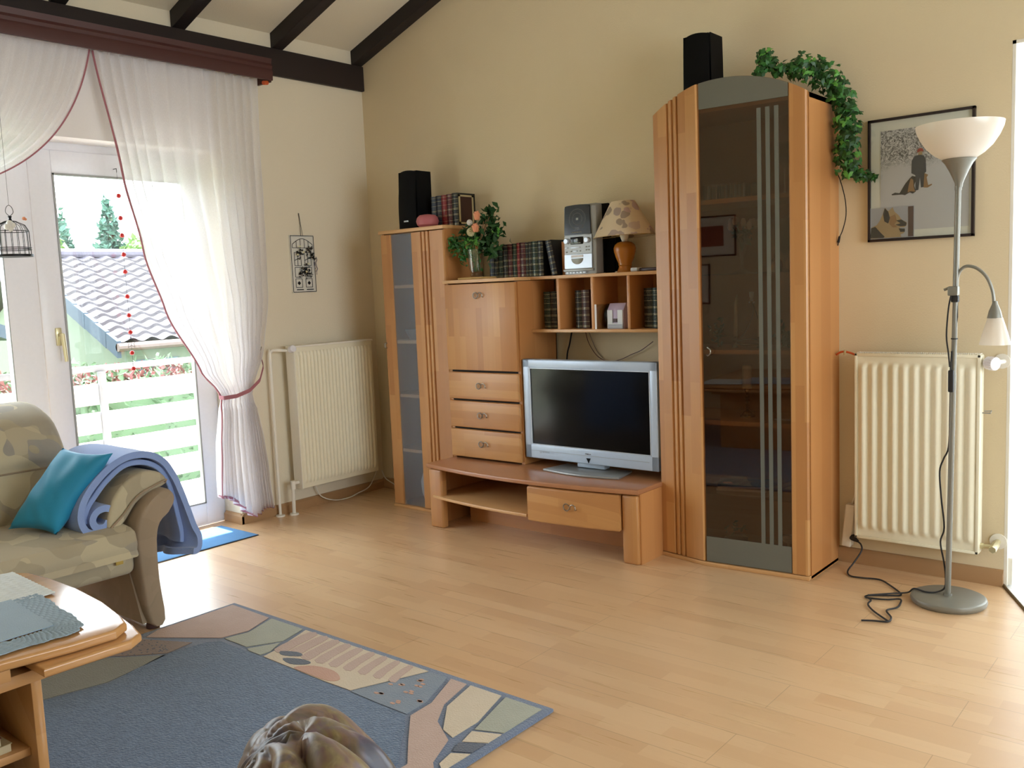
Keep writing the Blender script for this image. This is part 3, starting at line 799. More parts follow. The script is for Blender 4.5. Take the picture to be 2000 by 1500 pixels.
b.tube([(0.09, y0 + .01, .975), (0.09, y0 - .025, .985)], 0.012, 12)
b.tube([(0.09, -.762, .985), (0.09, -.80, .985), (.075, -.845, .99), (.05, -.862, .98), (.045, -.868, .9), (.045, -.872, .01)], 0.0085, 10, smooth=4)
b.tube([(0.09, y0 + .01, .19), (0.09, -.79, .19), (.09, -.80, .17), (.085, -.802, .01)], 0.0105, 10)
b.lathe([(0, .01), (.026, .008), (.028, 0.0), (0, 0)], 20, .045, -.872); b.lathe([(0, .01), (.026, .008), (.028, 0.0), (0, 0)], 20, .085, -.802)
b.tube([(.09, -.80, .155), (.09, -.80, .205)], .015, 12)
b.build('pipe', 'white_paint', rl)
def thermostat(parent, p, axis, r, L):
    b = MB(); p = Vector(p); a = Vector(axis)
    b.tube([p, p + a * L * .15, p + a * L * .2, p + a * L * .95, p + a * L], [r * .7, r * .7, r, r, r * .85], 20)
    t = a.cross(Vector((0, 0, 1))).normalized(); u = a.cross(t)
    for k in range(18):
        w = (t * math.cos(2 * PI * k / 18) + u * math.sin(2 * PI * k / 18)) * r
        b.tube([p + w + a * L * .35, p + w + a * L * .9], r * .09, 4)
    b.build('thermostat_valve', 'white_frame', parent)
thermostat(rl, (0.10, -0.765, 0.985), (.9, -.1, .25), .02, .045)

rr = thing('radiator', 'cream fluted panel radiator on the right behind the floor lamp', 'radiator', (3.41, -0.07, 0.145), 'white panel radiators')
x0, x1, z0, z1 = 3.162, 3.660, 0.145, 0.957
b = MB(); b.box(x0, x1, -0.097, -0.045, z0, z1, 0.006)
b.box(x0 + .002, x1 - .002, -0.102, -0.096, z0, z0 + .012, .002); b.box(x0 + .002, x1 - .002, -0.102, -0.096, z1 - .012, z1, .002)
b.box(x0 + .002, x0 + .014, -0.102, -0.096, z0, z1, .002); b.box(x1 - .014, x1 - .002, -0.102, -0.096, z0, z1, .002)
b.build('body', 'radiator', rr)
NR2 = 11
b = MB()
def rf2(u, v):
    x = x0 + .016 + (x1 - x0 - .032) * u; z = z0 + .014 + (z1 - z0 - .028) * v
    k = (u * NR2) % 1.0
    e = max(0, min(1, (min(v, 1 - v) - .03) * 30)); e = e * e * (3 - 2 * e)
    g = max(0, math.sin(PI * k)) ** 1.5
    return (x, -0.0975 - 0.012 * e * g, z)
b.grid(rf2, NR2 * 14, 90); b.build('fluted_front', 'radiator', rr, 60)
b = MB()
for k in range(60): b.box(x0 + .01 + k * .0081, x0 + .013 + k * .0081, -0.092, -0.05, z1 - .002, z1 + .004)
b.build('top_grille', 'white_paint', rr)
thermostat(rr, (3.672, -0.075, 0.925), (.82, -.5, -.05), .026, .05)
b = MB(); b.tube([(3.655, -.07, .925), (3.70, -.07, .925), (3.722, -.0, .925)], .01, 10, smooth=3); b.lathe([(0, 0), (.03, 0), (.03, .006), (0, .008)], 20, mat=Matrix.Translation((3.715, 0, .925)) @ Matrix.Rotation(PI / 2, 4, 'X'))
b.build('wall_collar', 'white_paint', rr); b = MB()
b.lathe([(0, 0), (.032, 0), (.032, .006), (0, .008)], 20, mat=Matrix.Translation((3.712, 0, .185)) @ Matrix.Rotation(PI / 2, 4, 'X'))
b.build('wall_collar', 'white_paint', rr)
b = MB(); b.tube([(3.655, -.07, .175), (3.672, -.07, .175)], .013, 6); b.tube([(3.668, -.07, .175), (3.712, -.07, .178)], .009, 10); b.tube([(3.708, -.09, .170), (3.710, -.03, .180)], .0145, 6); b.tube([(3.709, -.03, .18), (3.711, -.005, .184)], .011, 12)
b.build('return_valve', 'brass_pale', rr)
b = MB(); b.tube([(3.66, -.07, .722), (3.69, -.07, .722), (3.692, -.06, .730), (3.665, -.06, .728)], .0025, 6); b.build('bleed_key', 'silver_grey', rr)
for (a, c) in ((x0 + .05, x0 + .07), (x1 - .07, x1 - .05)):
    b = MB(); b.box(a, c, -.045, 0, .25, .83); b.build('wall_bracket', 'white_paint', rr)
for (a, c) in ((-.7, -.68), (-.22, -.2)):
    b = MB(); b.box(0, .055, a, c, .3, .83); b.build('wall_bracket', 'white_paint', rl)

# ================================================================== WALL UNIT
def s_handle(parent, x, y, z, s=0.024, horizontal=True):
    """small pewter S-shaped wire pull"""
    b = MB(); P = []
    for k in range(15):
        a = math.radians(30 + 300 * k / 14); P.append((x - .55 * s + .5 * s * math.cos(a), y - .008, z + .5 * s * math.sin(a)))
    P = P[::-1]
    Q_ = []
    for k in range(8):
        a = math.radians(215 - 245 * k / 7); Q_.append((x + .55 * s + .48 * s * math.cos(a), y - .010, z + .02 * s + .46 * s * math.sin(a)))
    b.tube([(x - .3 * s, y + .004, z + .25 * s)] + P[::-1] + [(x + .02 * s, y - .009, z - .1 * s)] + Q_ + [(x + s * .90, y + .004, z - .30 * s)], 0.0027, 7)
    return b.build('handle', 'pewter', parent)

def grooved(b, pts, z0, ztop, grooves, gw=0.009, gd=0.010, thick=0.02, n=24):
    """upright panel following a plan line pts=(xa,ya,xb,yb) with routed vertical grooves; ztop(x) gives its top"""
    xa, ya, xb, yb = pts; L = math.hypot(xb - xa, yb - ya); dx, dy = (xb - xa) / L, (yb - ya) / L; nx, ny = dy, -dx
    us = {0.0: 0, L: 0, .006: 0, L - .006: 0}
    for k in range(n + 1): us.setdefault(L * k / n, 0)
    prof = {}
    for g in grooves:
        for q in list(us):
            if abs(q - g) < gw: us.pop(q)
        us[g - gw / 2 - .003] = 0; us[g - gw / 2 + .001] = gd; us[g + gw / 2 - .001] = gd; us[g + gw / 2 + .003] = 0
    us[0.0] = .006; us[L] = .006
    U = sorted(us)
    t = bmesh.new(); F = []; K = []
    for u in U:
        d = us[u]; x, y = xa + dx * u + nx * -d, ya + dy * u + ny * -d
        xb_, yb_ = xa + dx * u - nx * thick, ya + dy * u - ny * thick
        zt = ztop(xa + dx * u)
        F.append((t.verts.new((x, y, z0)), t.verts.new((x, y, zt)))); K.append((t.verts.new((xb_, yb_, z0)), t.verts.new((xb_, yb_, zt))))
    for i in range(len(U) - 1):
        t.faces.new((F[i][0], F[i + 1][0], F[i + 1][1], F[i][1])); t.faces.new((K[i][0], K[i][1], K[i + 1][1], K[i + 1][0]))
        t.faces.new((F[i][1], F[i + 1][1], K[i + 1][1], K[i][1])); t.faces.new((F[i][0], K[i][0], K[i + 1][0], F[i + 1][0]))
    for i in (0, -1): t.faces.new((F[i][0], F[i][1], K[i][1], K[i][0]))
    bmesh.ops.recalc_face_normals(t, faces=t.faces)
    b._merge(t)

# ---- narrow cabinet (left)
nc = thing('display_cabinet', 'narrow beech cabinet with frosted glass strip, left end of the wall unit', 'cabinet', (0.72, -0.16, 0))
xl, xr, yf, H = 0.463, 0.985, -0.338, 1.66
b = MB(); b.box(xl, xl + .018, yf + .02, -.02, 0, H - .018); b.build('side_panel', 'beech_side', nc)
b = MB(); b.box(xr - .018, xr, yf + .02, -.02, 0, H - .018); b.build('side_panel', 'beech_side', nc)
b = MB(); b.box(xl, xr, -.025, -.02, 0, H - .018); b.build('back_panel', 'beech_side', nc)
b = MB(); b.box(xl - .006, xr + .003, yf - .006, -.02, H - .02, H, .002); b.build('top_board', 'beech_edge', nc)
b = MB(); b.box(xl, xr, yf - .004, -.02, 0, .018, .003); b.build('plinth', 'beech_edge', nc)
b = MB(); grooved(b, (xl + .002, yf, .553, yf), .022, lambda x: H - .026, [], n=6); dn = b.build('door', 'beech_v', nc)
b = MB(); grooved(b, (.722, yf, xr - .002, yf), .022, lambda x: H - .026, [.085, .115, .145], n=12); b.build('grooved_stile', 'beech_v', dn)
b = MB(); b.box(.553, .722, yf + .006, yf + .011, .022, H - .026); b.build('frosted_pane', 'frosted', dn)
b = MB(); b.tube([(xl + .012, yf + .002, .998), (xl + .010, yf - .014, .995), (xl + .010, yf - .014, .972), (xl + .012, yf + .002, .969)], .003, 7); b.build('handle', 'pewter', dn)
for z in (.345, .675, .995, 1.32):
    b = MB(); b.box(xl + .018, xr - .018, yf + .013, -.025, z, z + .018); b.build('shelf', 'beech_edge', nc)
# pale things faintly seen behind the frosted pane
v = thing('white_vase', 'white vase dimly visible behind frosted glass at the bottom of the narrow cabinet', 'vase', (.69, -.2, .018))
b = MB(); b.lathe([(0, .018), (.045, .018), (.07, .09), (.075, .16), (.05, .24), (.035, .29), (.04, .31), (.03, .29), (0, .28)], 24, .69, -.22); b.build('vase_body', 'flower_white', v)
v = thing('grey_bowl', 'grey bowl dimly visible behind frosted glass above the door handle', 'bowl', (.62, -.2, 1.013))
b = MB(); b.lathe([(0, 1.013), (.03, 1.013), (.055, 1.06), (.058, 1.075), (.05, 1.06), (0, 1.03)], 24, .62, -.24); b.build('bowl_body', 'lamp_grey', v)

# ---- TV bench
tv = thing('tv_bench', 'low beech television bench with a bowed top, open shelf and one drawer', 'tv bench', (1.67, -0.3, 0))
bx0, bx1 = 0.990, 2.350
def bow(x): return -.567 - .075 * max(0, 1 - ((x - 1.67) / .68) ** 2)
pts = [(bx0 - .002 + (bx1 - bx0) * k / 24, bow(bx0 + (bx1 - bx0) * k / 24)) for k in range(25)] + [(bx1, -.03), (bx0, -.03)]
b = MB(); b.prism(pts, .332, .355, 'z', .006, 3); b.build('bench_top', 'beech_top', tv)
b = MB(); b.box(2.333, 2.345, -.545, -.03, 0, .332); b.build('side_panel', 'beech_side', tv)
b = MB(); b.box(.995, 1.012, -.545, -.03, 0, .332); b.build('side_panel', 'beech_side', tv)
b = MB(); b.box(1.000, 1.098, -.565, -.52, 0, .326, .011, 3); b.build('leg', 'beech_v', tv)
b = MB(); b.box(2.255, 2.340, -.565, -.52, 0, .326, .011, 3); b.build('leg', 'beech_v', tv)
b = MB(); b.box(1.098, 2.333, -.345, -.33, 0.0, .165); b.build('back_skirt', 'beech_sidex', tv)
b = MB(); b.box(1.012, 1.74, -.035, -.03, .165, .332); b.build('back_panel', 'beech_sidex', tv)
sp = [(1.02 + .72 * k / 10, bow(1.02 + .72 * k / 10) + .010) for k in range(11)] + [(1.74, -.04), (1.02, -.04)]
b = MB(); b.prism(sp, .165, .181, 'z', .003); b.build('shelf', 'beech_edge', tv)
b = MB(); b.box(1.738, 1.752, -.60, -.04, .165, .332); b.build('divider', 'beech_side', tv)
t_ = [(1.752 + .5 * k / 10, bow(1.752 + .5 * k / 10) + .006) for k in range(11)]
b = MB(); b.prism(t_ + [(2.25, -.54), (1.752, -.58)], .150, .326, 'z', .010, 3); dw = b.build('drawer', 'beech_h', tv)
b = MB(); b.box(1.77, 2.235, -.55, -.06, .172, .31); b.build('drawer_box', 'beech_side', dw)
s_handle(dw, 2.003, bow(2.003) + .004, .245, .034)

# ---- secretary cabinet with flap and three drawers, standing on the bench
sc = thing('secretary_cabinet', 'beech secretary cabinet with drop flap over three drawers, standing on the bench', 'cabinet', (1.25, -.18, .356))
sx0, sx1, sy = .990, 1.506, -.362
b = MB(); b.box(sx1 - .018, sx1, sy + .02, -.02, .356, 1.33); b.build('side_panel', 'beech_side', sc)
b = MB(); b.box(sx0, sx0 + .018, sy + .02, -.02, .356, 1.33); b.build('side_panel', 'beech_side', sc)
b = MB(); b.box(sx0, sx1, -.026, -.02, .356, 1.33); b.build('back_panel', 'beech_side', sc)
b = MB(); b.box(sx0 - .001, sx1 + .004, sy - .008, -.02, 1.333, 1.351, .002); b.build('top_board', 'beech_edge', sc)
b = MB(); b.box(sx0 + .004, sx1 - .006, sy, sy + .02, .855, 1.327, .004); fl = b.build('drop_flap', 'beech_v', sc)
s_handle(fl, 1.247, sy, 1.263, .032)
for z0_, z1_, hz in ((.690, .846, .770), (.531, .685, .607), (.363, .526, .447)):
    b = MB(); b.box(sx0 + .006, sx1 - .004, sy - .004, sy + .02, z0_ + .003, z1_ - .002, .007, 3); d = b.build('drawer', 'beech_h', sc)
    s_handle(d, 1.244, sy - .004, hz, .032)
b = MB(); b.box(sx0 + .018, sx1 - .018, sy + .022, -.03, .36, 1.32); b.build('carcass', 'dark_gap', sc)

# ---- open shelf unit
su = thing('wall_shelf', 'beech cubby shelf with four open compartments between secretary and tall cabinet', 'shelf', (1.92, -.12, 1.055))
ux0, ux1, uy = 1.507, 2.336, -.238
b = MB(); b.box(ux0, ux1, uy, -.01, 1.334, 1.351, .002); b.build('top_board', 'beech_edge', su)
b = MB(); b.box(ux0, ux1, uy, -.01, 1.055, 1.071, .002); b.build('bottom_board', 'beech_edge', su)
b = MB(); b.box(ux0, ux1, -.014, -.01, 1.071, 1.334); b.build('back_panel', 'beech_sidex', su)
for x in (1.688, 1.903, 2.117):
    b = MB(); b.box(x - .0085, x + .0085, uy + .002, -.012, 1.071, 1.334, .001); b.build('divider', 'beech_side', su)

# ---- tall cabinet
tc = thing('display_cabinet', 'tall beech display cabinet with smoked glass door and arched top', 'cabinet', (2.7, -.18, 0))
A = Vector((2.340, -.350)); K = Vector((2.592, -.396)); Rr = Vector((3.060, -.357))
def arch(x):
    r = (0.72 / 2) ** 2 / (2 * .105) + .105 / 2
    return 2.148 - r + math.sqrt(max(0, r * r - (x - 2.70) ** 2))
b = MB(); b.prism([(3.042, -.333), (3.062, -.335), (3.062, -.0), (3.042, -.0)], 0, 2.038, 'z'); b.build('side_panel', 'beech_side', tc)
b = MB(); b.box(2.340, 2.358, -.325, 0, 0, 2.038); b.build('side_panel', 'beech_side', tc)
b = MB(); b.box(2.358, 3.042, -.012, 0, .018, 2.038); b.build('back_panel', 'beech_sidex', tc)
def plan(off): return [(A.x, A.y + off), (K.x, K.y + off), (Rr.x + .002, Rr.y + off), (3.062, -.004), (2.340, -.004)]
b = MB(); b.prism(plan(-.004), 0, .018, 'z', .003); b.build('plinth', 'beech_edge', tc)
b = MB(); b.prism(plan(.026), 2.018, 2.038, 'z'); b.build('top_board', 'beech_edge', tc)
dk_ = K - A; 
b = MB(); grooved(b, (A.x, A.y, K.x - .004, K.y), .022, arch, [.088, .115, .142], n=26); dl = b.build('door', 'beech_v', tc)
def fy(x): return K.y + (Rr.y - K.y) * (x - K.x) / (Rr.x - K.x)
b = MB(); grooved(b, (2.986, fy(2.986), 3.061, fy(3.061)), .022, arch, [], n=8); dg = b.build('door', 'beech_v', tc)
def gpane(b, z0f, z1f, x0, x1, off=0.004, n=24):
    t = bmesh.new(); F = []; B = []
    for k in range(n + 1):
        x = x0 + (x1 - x0) * k / n; y = fy(x) + off
        F.append((t.verts.new((x, y, z0f(x))), t.verts.new((x, y, z1f(x))))); B.append((t.verts.new((x, y + .005, z0f(x))), t.verts.new((x, y + .005, z1f(x)))))
    for i in range(n):
        t.faces.new((F[i][0], F[i + 1][0], F[i + 1][1], F[i][1])); t.faces.new((B[i][0], B[i][1], B[i + 1][1], B[i + 1][0]))
        t.faces.new((F[i][1], F[i + 1][1], B[i + 1][1], B[i][1])); t.faces.new((F[i][0], B[i][0], B[i + 1][0], F[i + 1][0]))
    for i in (0, -1): t.faces.new((F[i][0], F[i][1], B[i][1], B[i][0]))
    bmesh.ops.recalc_face_normals(t, faces=t.faces); b._merge(t)
b = MB(); gpane(b, lambda x: .022, lambda x: arch(x), 2.597, 2.986); b.build('smoked_pane', 'smoke_glass', dg)
b = MB(); gpane(b, lambda x: 2.030, lambda x: arch(x) - .001, 2.598, 2.985, .0025); b.build('frosted_arch', 'frost_grey', dg)
b = MB(); gpane(b, lambda x: .023, lambda x: .138, 2.598, 2.985, .0025); b.build('frosted_foot', 'frost_grey', dg)
for xs in (2.862, 2.899, 2.936):
    b = MB(); gpane(b, lambda x: .138, lambda x: 2.0, xs - .0085, xs + .0085, .0025, 2); b.build('frosted_stripe', 'frost_grey', dg)
b = MB(); b.tube([(2.622, fy(2.622) + .004, .996), (2.628, fy(2.63) - .016, 1.000), (2.642, fy(2.64) - .020, .990), (2.642, fy(2.64) - .020, .974), (2.630, fy(2.63) - .016, .964), (2.622, fy(2.62) - .010, .966)], .003, 7, smooth=3); b.build('handle', 'pewter', dg)
def shelfp(z, th, mat, inset=.035, nm='shelf'):
    b = MB(); b.prism([(2.359, -.32), (K.x, K.y + inset), (3.040, -.325), (3.040, -.013), (2.359, -.013)], z - th, z, 'z'); return b.build(nm, mat, tc)
shelfp(1.645, .02, 'beech_edge'); shelfp(.985, .018, 'beech_edge'); shelfp(.668, .02, 'beech_edge')
shelfp(1.32, .005, 'clear_glass', .05, 'glass_shelf'); shelfp(.330, .005, 'clear_glass', .05, 'glass_shelf')

# ================================================================== TELEVISION
tt = thing('television', 'silver flat screen television with black screen on the low bench', 'television', (1.92, -.33, .356))
tx0, tx1, ty, tz0, tz1 = 1.516, 2.330, -.345, .398, .921
MT = rotz(math.radians(-0.5), (1.92, ty, 0))
b = MB()
b.box(tx0, tx1, ty, ty + .05, .875, tz1, .006, 3, MT); b.box(tx0, tx1, ty, ty + .05, tz0, .474, .006, 3, MT)
b.box(tx0, tx0 + .046, ty, ty + .05, tz0, tz1, .006, 3, MT); b.box(tx1 - .040, tx1, ty, ty + .05, tz0, tz1, .006, 3, MT)
b.box(tx0 + .05, tx1 - .05, ty + .04, ty + .11, tz0 + .06, tz1 - .05, .015, 2, MT)
b.build('casing', 'silver', tt)
b = MB(); b.box(tx0 + .04, tx1 - .035, ty + .006, ty + .03, .468, .880, mat=MT); b.build('screen', 'screen', tt)
b = MB(); 
for (a, c, d, e) in ((tx0 + .044, tx1 - .038, .472, .4755), (tx0 + .044, tx1 - .038, .8735, .877), (tx0 + .0445, tx0 + .048, .472, .877), (tx1 - .0425, tx1 - .038, .472, .877)):
    b.box(a, c, ty - .001, ty + .008, d, e, mat=MT)
b.build('screen_rim', 'silver_lt', tt)
b = MB(); b.box(tx0 + .04, tx1 - .05, ty - .0012, ty + .002, .4400, .4412, mat=MT); b.build('casing_seam', 'silver_grey', tt)
b = MB(); b.prism([(1.913, .428), (1.937, .428), (1.925, .404)], ty - .003, ty + .002, 'y', mat=MT); b.build('power_triangle', 'black_plastic', tt)
b = MB(); b.box(1.83, 2.00, ty + .03, ty + .08, .37, .41, .006); b.build('stand_neck', 'silver', tt)
pts = [(1.69 + .46 * k / 16, -.42 - .035 * math.sin(PI * k / 16)) for k in range(17)] + [(2.12, -.25), (1.72, -.25)]
b = MB(); b.prism(pts, .3555, .367, 'z', .004); b.build('stand_base', 'silver_grey', tt)
def marks(parent, x, y, z, n, w, h, gap, mat, name, rnd_=random.Random(5)):
    # lettering too small to read in the photograph: a row of tiny strokes at its size
    b = MB(); q = x
    for k in range(n):
        ww = w * rnd_.uniform(.6, 1.1)
        b.box(q, q + ww * .25, y - .0006, y + .0004, z, z + h); b.box(q, q + ww * .8, y - .0006, y + .0004, z + h * rnd_.choice((0, .4, .8)), z + h * .2 + h * rnd_.choice((0, .4, .8)))
        q += w + gap
    return b.build(name, mat, parent)
marks(tt, 1.905, ty - .001, .4465, 7, .0042, .0055, .001, 'gutter', 'tiny_lettering')
b = MB(); b.tube([(1.622 + .006 * math.cos(2 * PI * k / 20), ty - .0008, .436 + .006 * math.sin(2 * PI * k / 20)) for k in range(21)], .0007, 4); b.build('ring_mark', 'silver_grey', tt)
marks(tt, 1.637, ty - .0006, .4325, 4, .006, .007, .006, 'silver_grey', 'faint_lettering')

# ================================================================== SPEAKERS
def speaker(name, label, loc, w, d, h, lean=0.0, badge=True, group='black loudspeakers on the wall unit'):
    r = thing(name, label, 'speaker', loc, group)
    x, y, z = loc
    # plan: softly bowed front; profile: slightly curved back lean
    def f(u, v):
        a = -1 + 2 * u
        yy = -d / 2 - .012 * (1 - a * a)
        cz = z + h * v * (1 - .02 * (a + 1) * 0) - (.012 * (1 - math.cos(a * 1.2))) * v
        sh = .016 * math.sin(PI * min(1, v * 1.1)) - .012 * v
        return (x + a * w / 2 * (1 - .06 * v * v) + 0, y + yy + lean * v - .5 * sh, cz)
    b = MB(); b.grid(f, 10, 16, 0.008); b.build('grille', 'black_plastic', r)
    b = MB()
    prof = []
    b.grid(lambda u, v: (x + (w / 2 + .002) * (1 - .06 * v * v) * (1 if u > .5 else -1) * (1 if abs(u - .5) > .26 else 1), y + [(-d / 2 + .004), d / 2, d / 2, (-d / 2 + .004)][min(3, int(u * 3 + .5))] + lean * v, z + h * .985 * v), 3, 8, 0.004)
    b.build('cabinet_shell', 'black_plastic', r)
    b = MB(); b.box(x - w / 2 * .93, x + w / 2 * .93, y - d / 2 + lean, y + d / 2 + lean, z + h * .965, z + h * .985, .003); b.box(x - w / 2, x + w / 2, y - d / 2, y + d / 2, z, z + .012, .003); b.build('end_caps', 'black_plastic', r)
    if badge:
        b = MB(); b.box(x - .018, x + .018, y - d / 2 - .0165, y - d / 2 - .012, z + .042, z + .051, .001); b.build('badge', 'silver_lt', r)
    return r
speaker('speaker', 'black loudspeaker on the narrow left cabinet beside the pink candle', (.640, -.21, 1.6605), .145, .12, .338, .01)
speaker('speaker', 'black loudspeaker on top of the tall arched cabinet', (2.512, -.18, 2.0385), .130, .12, .355, .0)
speaker('speaker', 'low black loudspeaker standing behind the silver stereo', (1.92, -.075, 1.3515), .10, .10, .185, .01, False)

# ================================================================== CANDLE, BOOKS
cd = thing('ball_candle', 'round pink candle on the narrow left cabinet beside the speaker', 'candle', (.80, -.27, 1.6605))
b = MB(); b.lathe([(0, 0), (.045, .002), (.060, .014), (.066, .035), (.060, .056), (.045, .069), (.02, .073), (.008, .070), (0, .068)], 28, .80, -.27, 1.6605); b.build('wax_ball', 'pink_wax', cd)
b = MB(); b.tube([(.80, -.27, 1.728), (.802, -.27, 1.742)], .001, 5); b.build('wick', 'wire_black', cd)

def book(x0, x1, yf, d, z, h, key, label, group, lean=0.0, gilt=True, bands=None, bandmat='gold_leaf', rnd=random):
    r = thing('book', label, 'book', ((x0 + x1) / 2, yf + d / 2, z), group)
    w = x1 - x0; MTX = Matrix.Translation((x0, 0, z)) @ Matrix.Rotation(lean, 4, 'Y') @ Matrix.Translation((-x0, 0, -z))
    b = MB()
    n = 8; P_ = [(x0 + w * (k / n), yf + .006 - .006 * math.sin(PI * k / n)) for k in range(n + 1)]
    b.prism(P_ + [(x1, yf + .012), (x0, yf + .012)], z, z + h, 'z', mat=MTX)
    b.build('spine', 'book_' + key, r)
    b = MB(); b.box(x0, x0 + .0025, yf + .011, yf + d, z, z + h, mat=MTX); b.box(x1 - .0025, x1, yf + .011, yf + d, z, z + h, mat=MTX); b.build('cover', 'cover_' + key, r)
    b = MB(); b.box(x0 + .0025, x1 - .0025, yf + .012, yf + d - .004, z + .003, z + h - .004, mat=MTX); b.build('page_block', 'pages', r)
    if gilt:
        b = MB()
        bs = bands or [.04, .07, .17, .33, .36, .5, .53, .68, .82, .93]
        for q in bs:
            zz = z + h * q; hh = .0012
            b.prism([(p[0], p[1] - .0008) for p in P_] + [(x1, yf + .010), (x0, yf + .010)], zz, zz + hh, 'z', mat=MTX)
        b.build('gilt_bands', bandmat, r)
    return r
zt = 1.6605
g = 'leather books on the narrow cabinet'
book(.762, .798, -.20, .15, zt, .178, 'slate', 'slate grey book half hidden behind the speaker and pink candle', g)
book(.799, .843, -.20, .15, zt, .180, 'navy', 'navy and rust book with gilt bands, second on the narrow cabinet', g)
book(.844, .884, -.20, .15, zt, .180, 'red', 'book with a bright red spine top above the pink candle', g)
book(.885, .926, -.20, .15, zt, .182, 'maroon', 'maroon and gold banded book between red and black ones on the cabinet', g)
r = book(.927, .973, -.20, .152, zt, .184, 'black', 'black gilt book at the right end, its framed brown cover facing the room', g)
b = MB()
for (a, c, d_, e) in ((-.188, -.062, .010, .020), (-.188, -.062, .164, .174), (-.188, -.174, .010, .174), (-.076, -.062, .010, .174)): b.box(.973, .9736, a, c, zt + d_, zt + e)
b.build('cover_border', 'mag_cream', r)
b = MB(); b.box(.973, .9733, -.174, -.076, zt + .02, zt + .164); b.build('cover_panel', 'cover_brown', r)

zt = 1.3515; g = 'leather books on the shelf beside the stereo'
row = [(.034, 'slate', .176, 'pale grey spined book just right of the glass vase'), (.030, 'black', .172, 'black book in the row, second from the vase'),
       (.034, 'green', .176, 'dark green book in the row, third from the vase'), (.036, 'black', .183, 'tall black book left of the dark maroon one'),
       (.034, 'maroon', .183, 'dark maroon book behind the bouquet leaves'), (.032, 'green', .184, 'dark green gilt book left of the thin crimson one'),
       (.020, 'red', .186, 'thin crimson book in the middle of the shelf row'), (.042, 'maroon', .187, 'maroon book with broad gilt title bands'),
       (.020, 'black', .186, 'thin black gilt book, left one of a matching pair'), (.022, 'black', .187, 'thin black gilt book, right one of a matching pair'),
       (.040, 'green', .188, 'olive green book with bright gilt spine'), (.038, 'black', .189, 'black book with bright gilt spine beside the leaning book')]
x = 1.160
for w, k, h, lb in row:
    book(x, x + w - .001, -.165, .14, zt, h, k, lb, g); x += w
book(1.598, 1.636, -.17, .14, zt, .186, 'navy', 'navy book with pink title panel leaning left at the row end', g, lean=-.20)
bx = thing('cardboard_slipcase', 'plain brown slipcase behind the leaning book', 'box', (1.665, -.07, 1.3515))
b = MB(); b.box(1.640, 1.70, -.125, -.025, 1.3515, 1.528, .001); b.build('case_shell', 'beech_side', bx)

zt = 1.0715
cub = [(1.532, 1.573, 'green', 'dark green book, left of two in the first cubby', .196), (1.574, 1.616, 'black', 'black gilt book against the first divider', .197),
       (1.739, 1.778, 'black', 'black gilt book, left of the brown one in the second cubby', .197), (1.779, 1.827, 'brown', 'brown book with a round gilt emblem in the second cubby', .199),
       (2.156, 2.200, 'black', 'black gilt book in the last cubby beside the tall cabinet', .197), (2.201, 2.243, 'green', 'green gilt book partly hidden by the tall cabinet', .197)]
for a, c, k, lb, h in cub:
    book(a, c, -.162, .143, zt, h, k, lb, 'leather books in the cubby shelf')

# ================================================================== DISC HOLDER (third cubby)
dj = thing('disc_case', 'clear disc case standing upright against the second divider', 'disc case', (1.913, -.17, 1.0715))
b = MB(); b.box(1.914, 1.925, -.235, -.11, 1.0715, 1.196, .001); b.build('case_shell', 'clear_glass', dj)
b = MB(); b.box(1.9140, 1.9250, -.2365, -.234, 1.0715, 1.196, .0005); b.build('case_edge', 'paper_white', dj)
dh = thing('disc_holder', 'lilac and clear plastic disc holder with black discs in the third cubby', 'disc holder', (2.0, -.15, 1.0715))
b = MB(); b.prism([(-.125 + .058 * math.cos(2 * PI * k / 32), 1.1345 + .062 * math.sin(2 * PI * k / 32)) for k in range(32)], 1.935, 1.962, 'x', .002); b.build('black_discs', 'black_gloss', dh)
b = MB(); b.prism([(-.195, 1.0715), (-.075, 1.0715), (-.075, 1.165), (-.100, 1.198), (-.170, 1.198), (-.195, 1.165)], 1.963, 2.060, 'x', .002); b.build('lilac_card', 'paper_lilac', dh)
b = MB(); b.box(1.966, 1.995, -.200, -.1955, 1.074, 1.165); b.box(2.026, 2.056, -.200, -.1955, 1.074, 1.165); b.box(1.966, 2.056, -.201, -.1955, 1.074, 1.098); b.build('clear_front', 'label_white', dh)
b = MB(); b.box(2.000, 2.022, -.202, -.1955, 1.104, 1.122); b.build('dark_label', 'cover_brown', dh)
b = MB()
for k in range(3): b.box(1.97, 2.054, -.2025, -.201, 1.078 + .006 * k, 1.080 + .006 * k)
b.build('printed_lines', 'wire_purple', dh)

# ================================================================== STEREO
st = thing('stereo', 'silver compact stereo with disc window and knobs on the wall shelf', 'stereo', (1.82, -.16, 1.3515))
SX0, SX1, SY = 1.722, 1.905, -.225
def lean_y(z): return SY + .10 * max(0, (z - 1.40)) ** 1.0 * .35
def pan(b, x0, x1, z0, z1, off=0, n=8, th=.004):
    b.grid(lambda u, v: (x0 + (x1 - x0) * u, lean_y(z0 + (z1 - z0) * v) - off, z0 + (z1 - z0) * v), 4, n, th)
b = MB(); b.prism([(SY + .004, 1.3515), (lean_y(1.69) + .004, 1.69), (lean_y(1.69) + .02, 1.703), (-.10, 1.703), (-.06, 1.68), (-.06, 1.3515)], SX0 + .002, SX1 + .020, 'x', .008, 2); b.build('body', 'silver_grey', st)
b = MB(); b.prism([(-.16, 1.355), (-.16, 1.70), (-.10, 1.706), (-.055, 1.685), (-.055, 1.355)], SX1 + .012, SX1 + .024, 'x', .003); b.build('side_cheek', 'black_plastic', st)
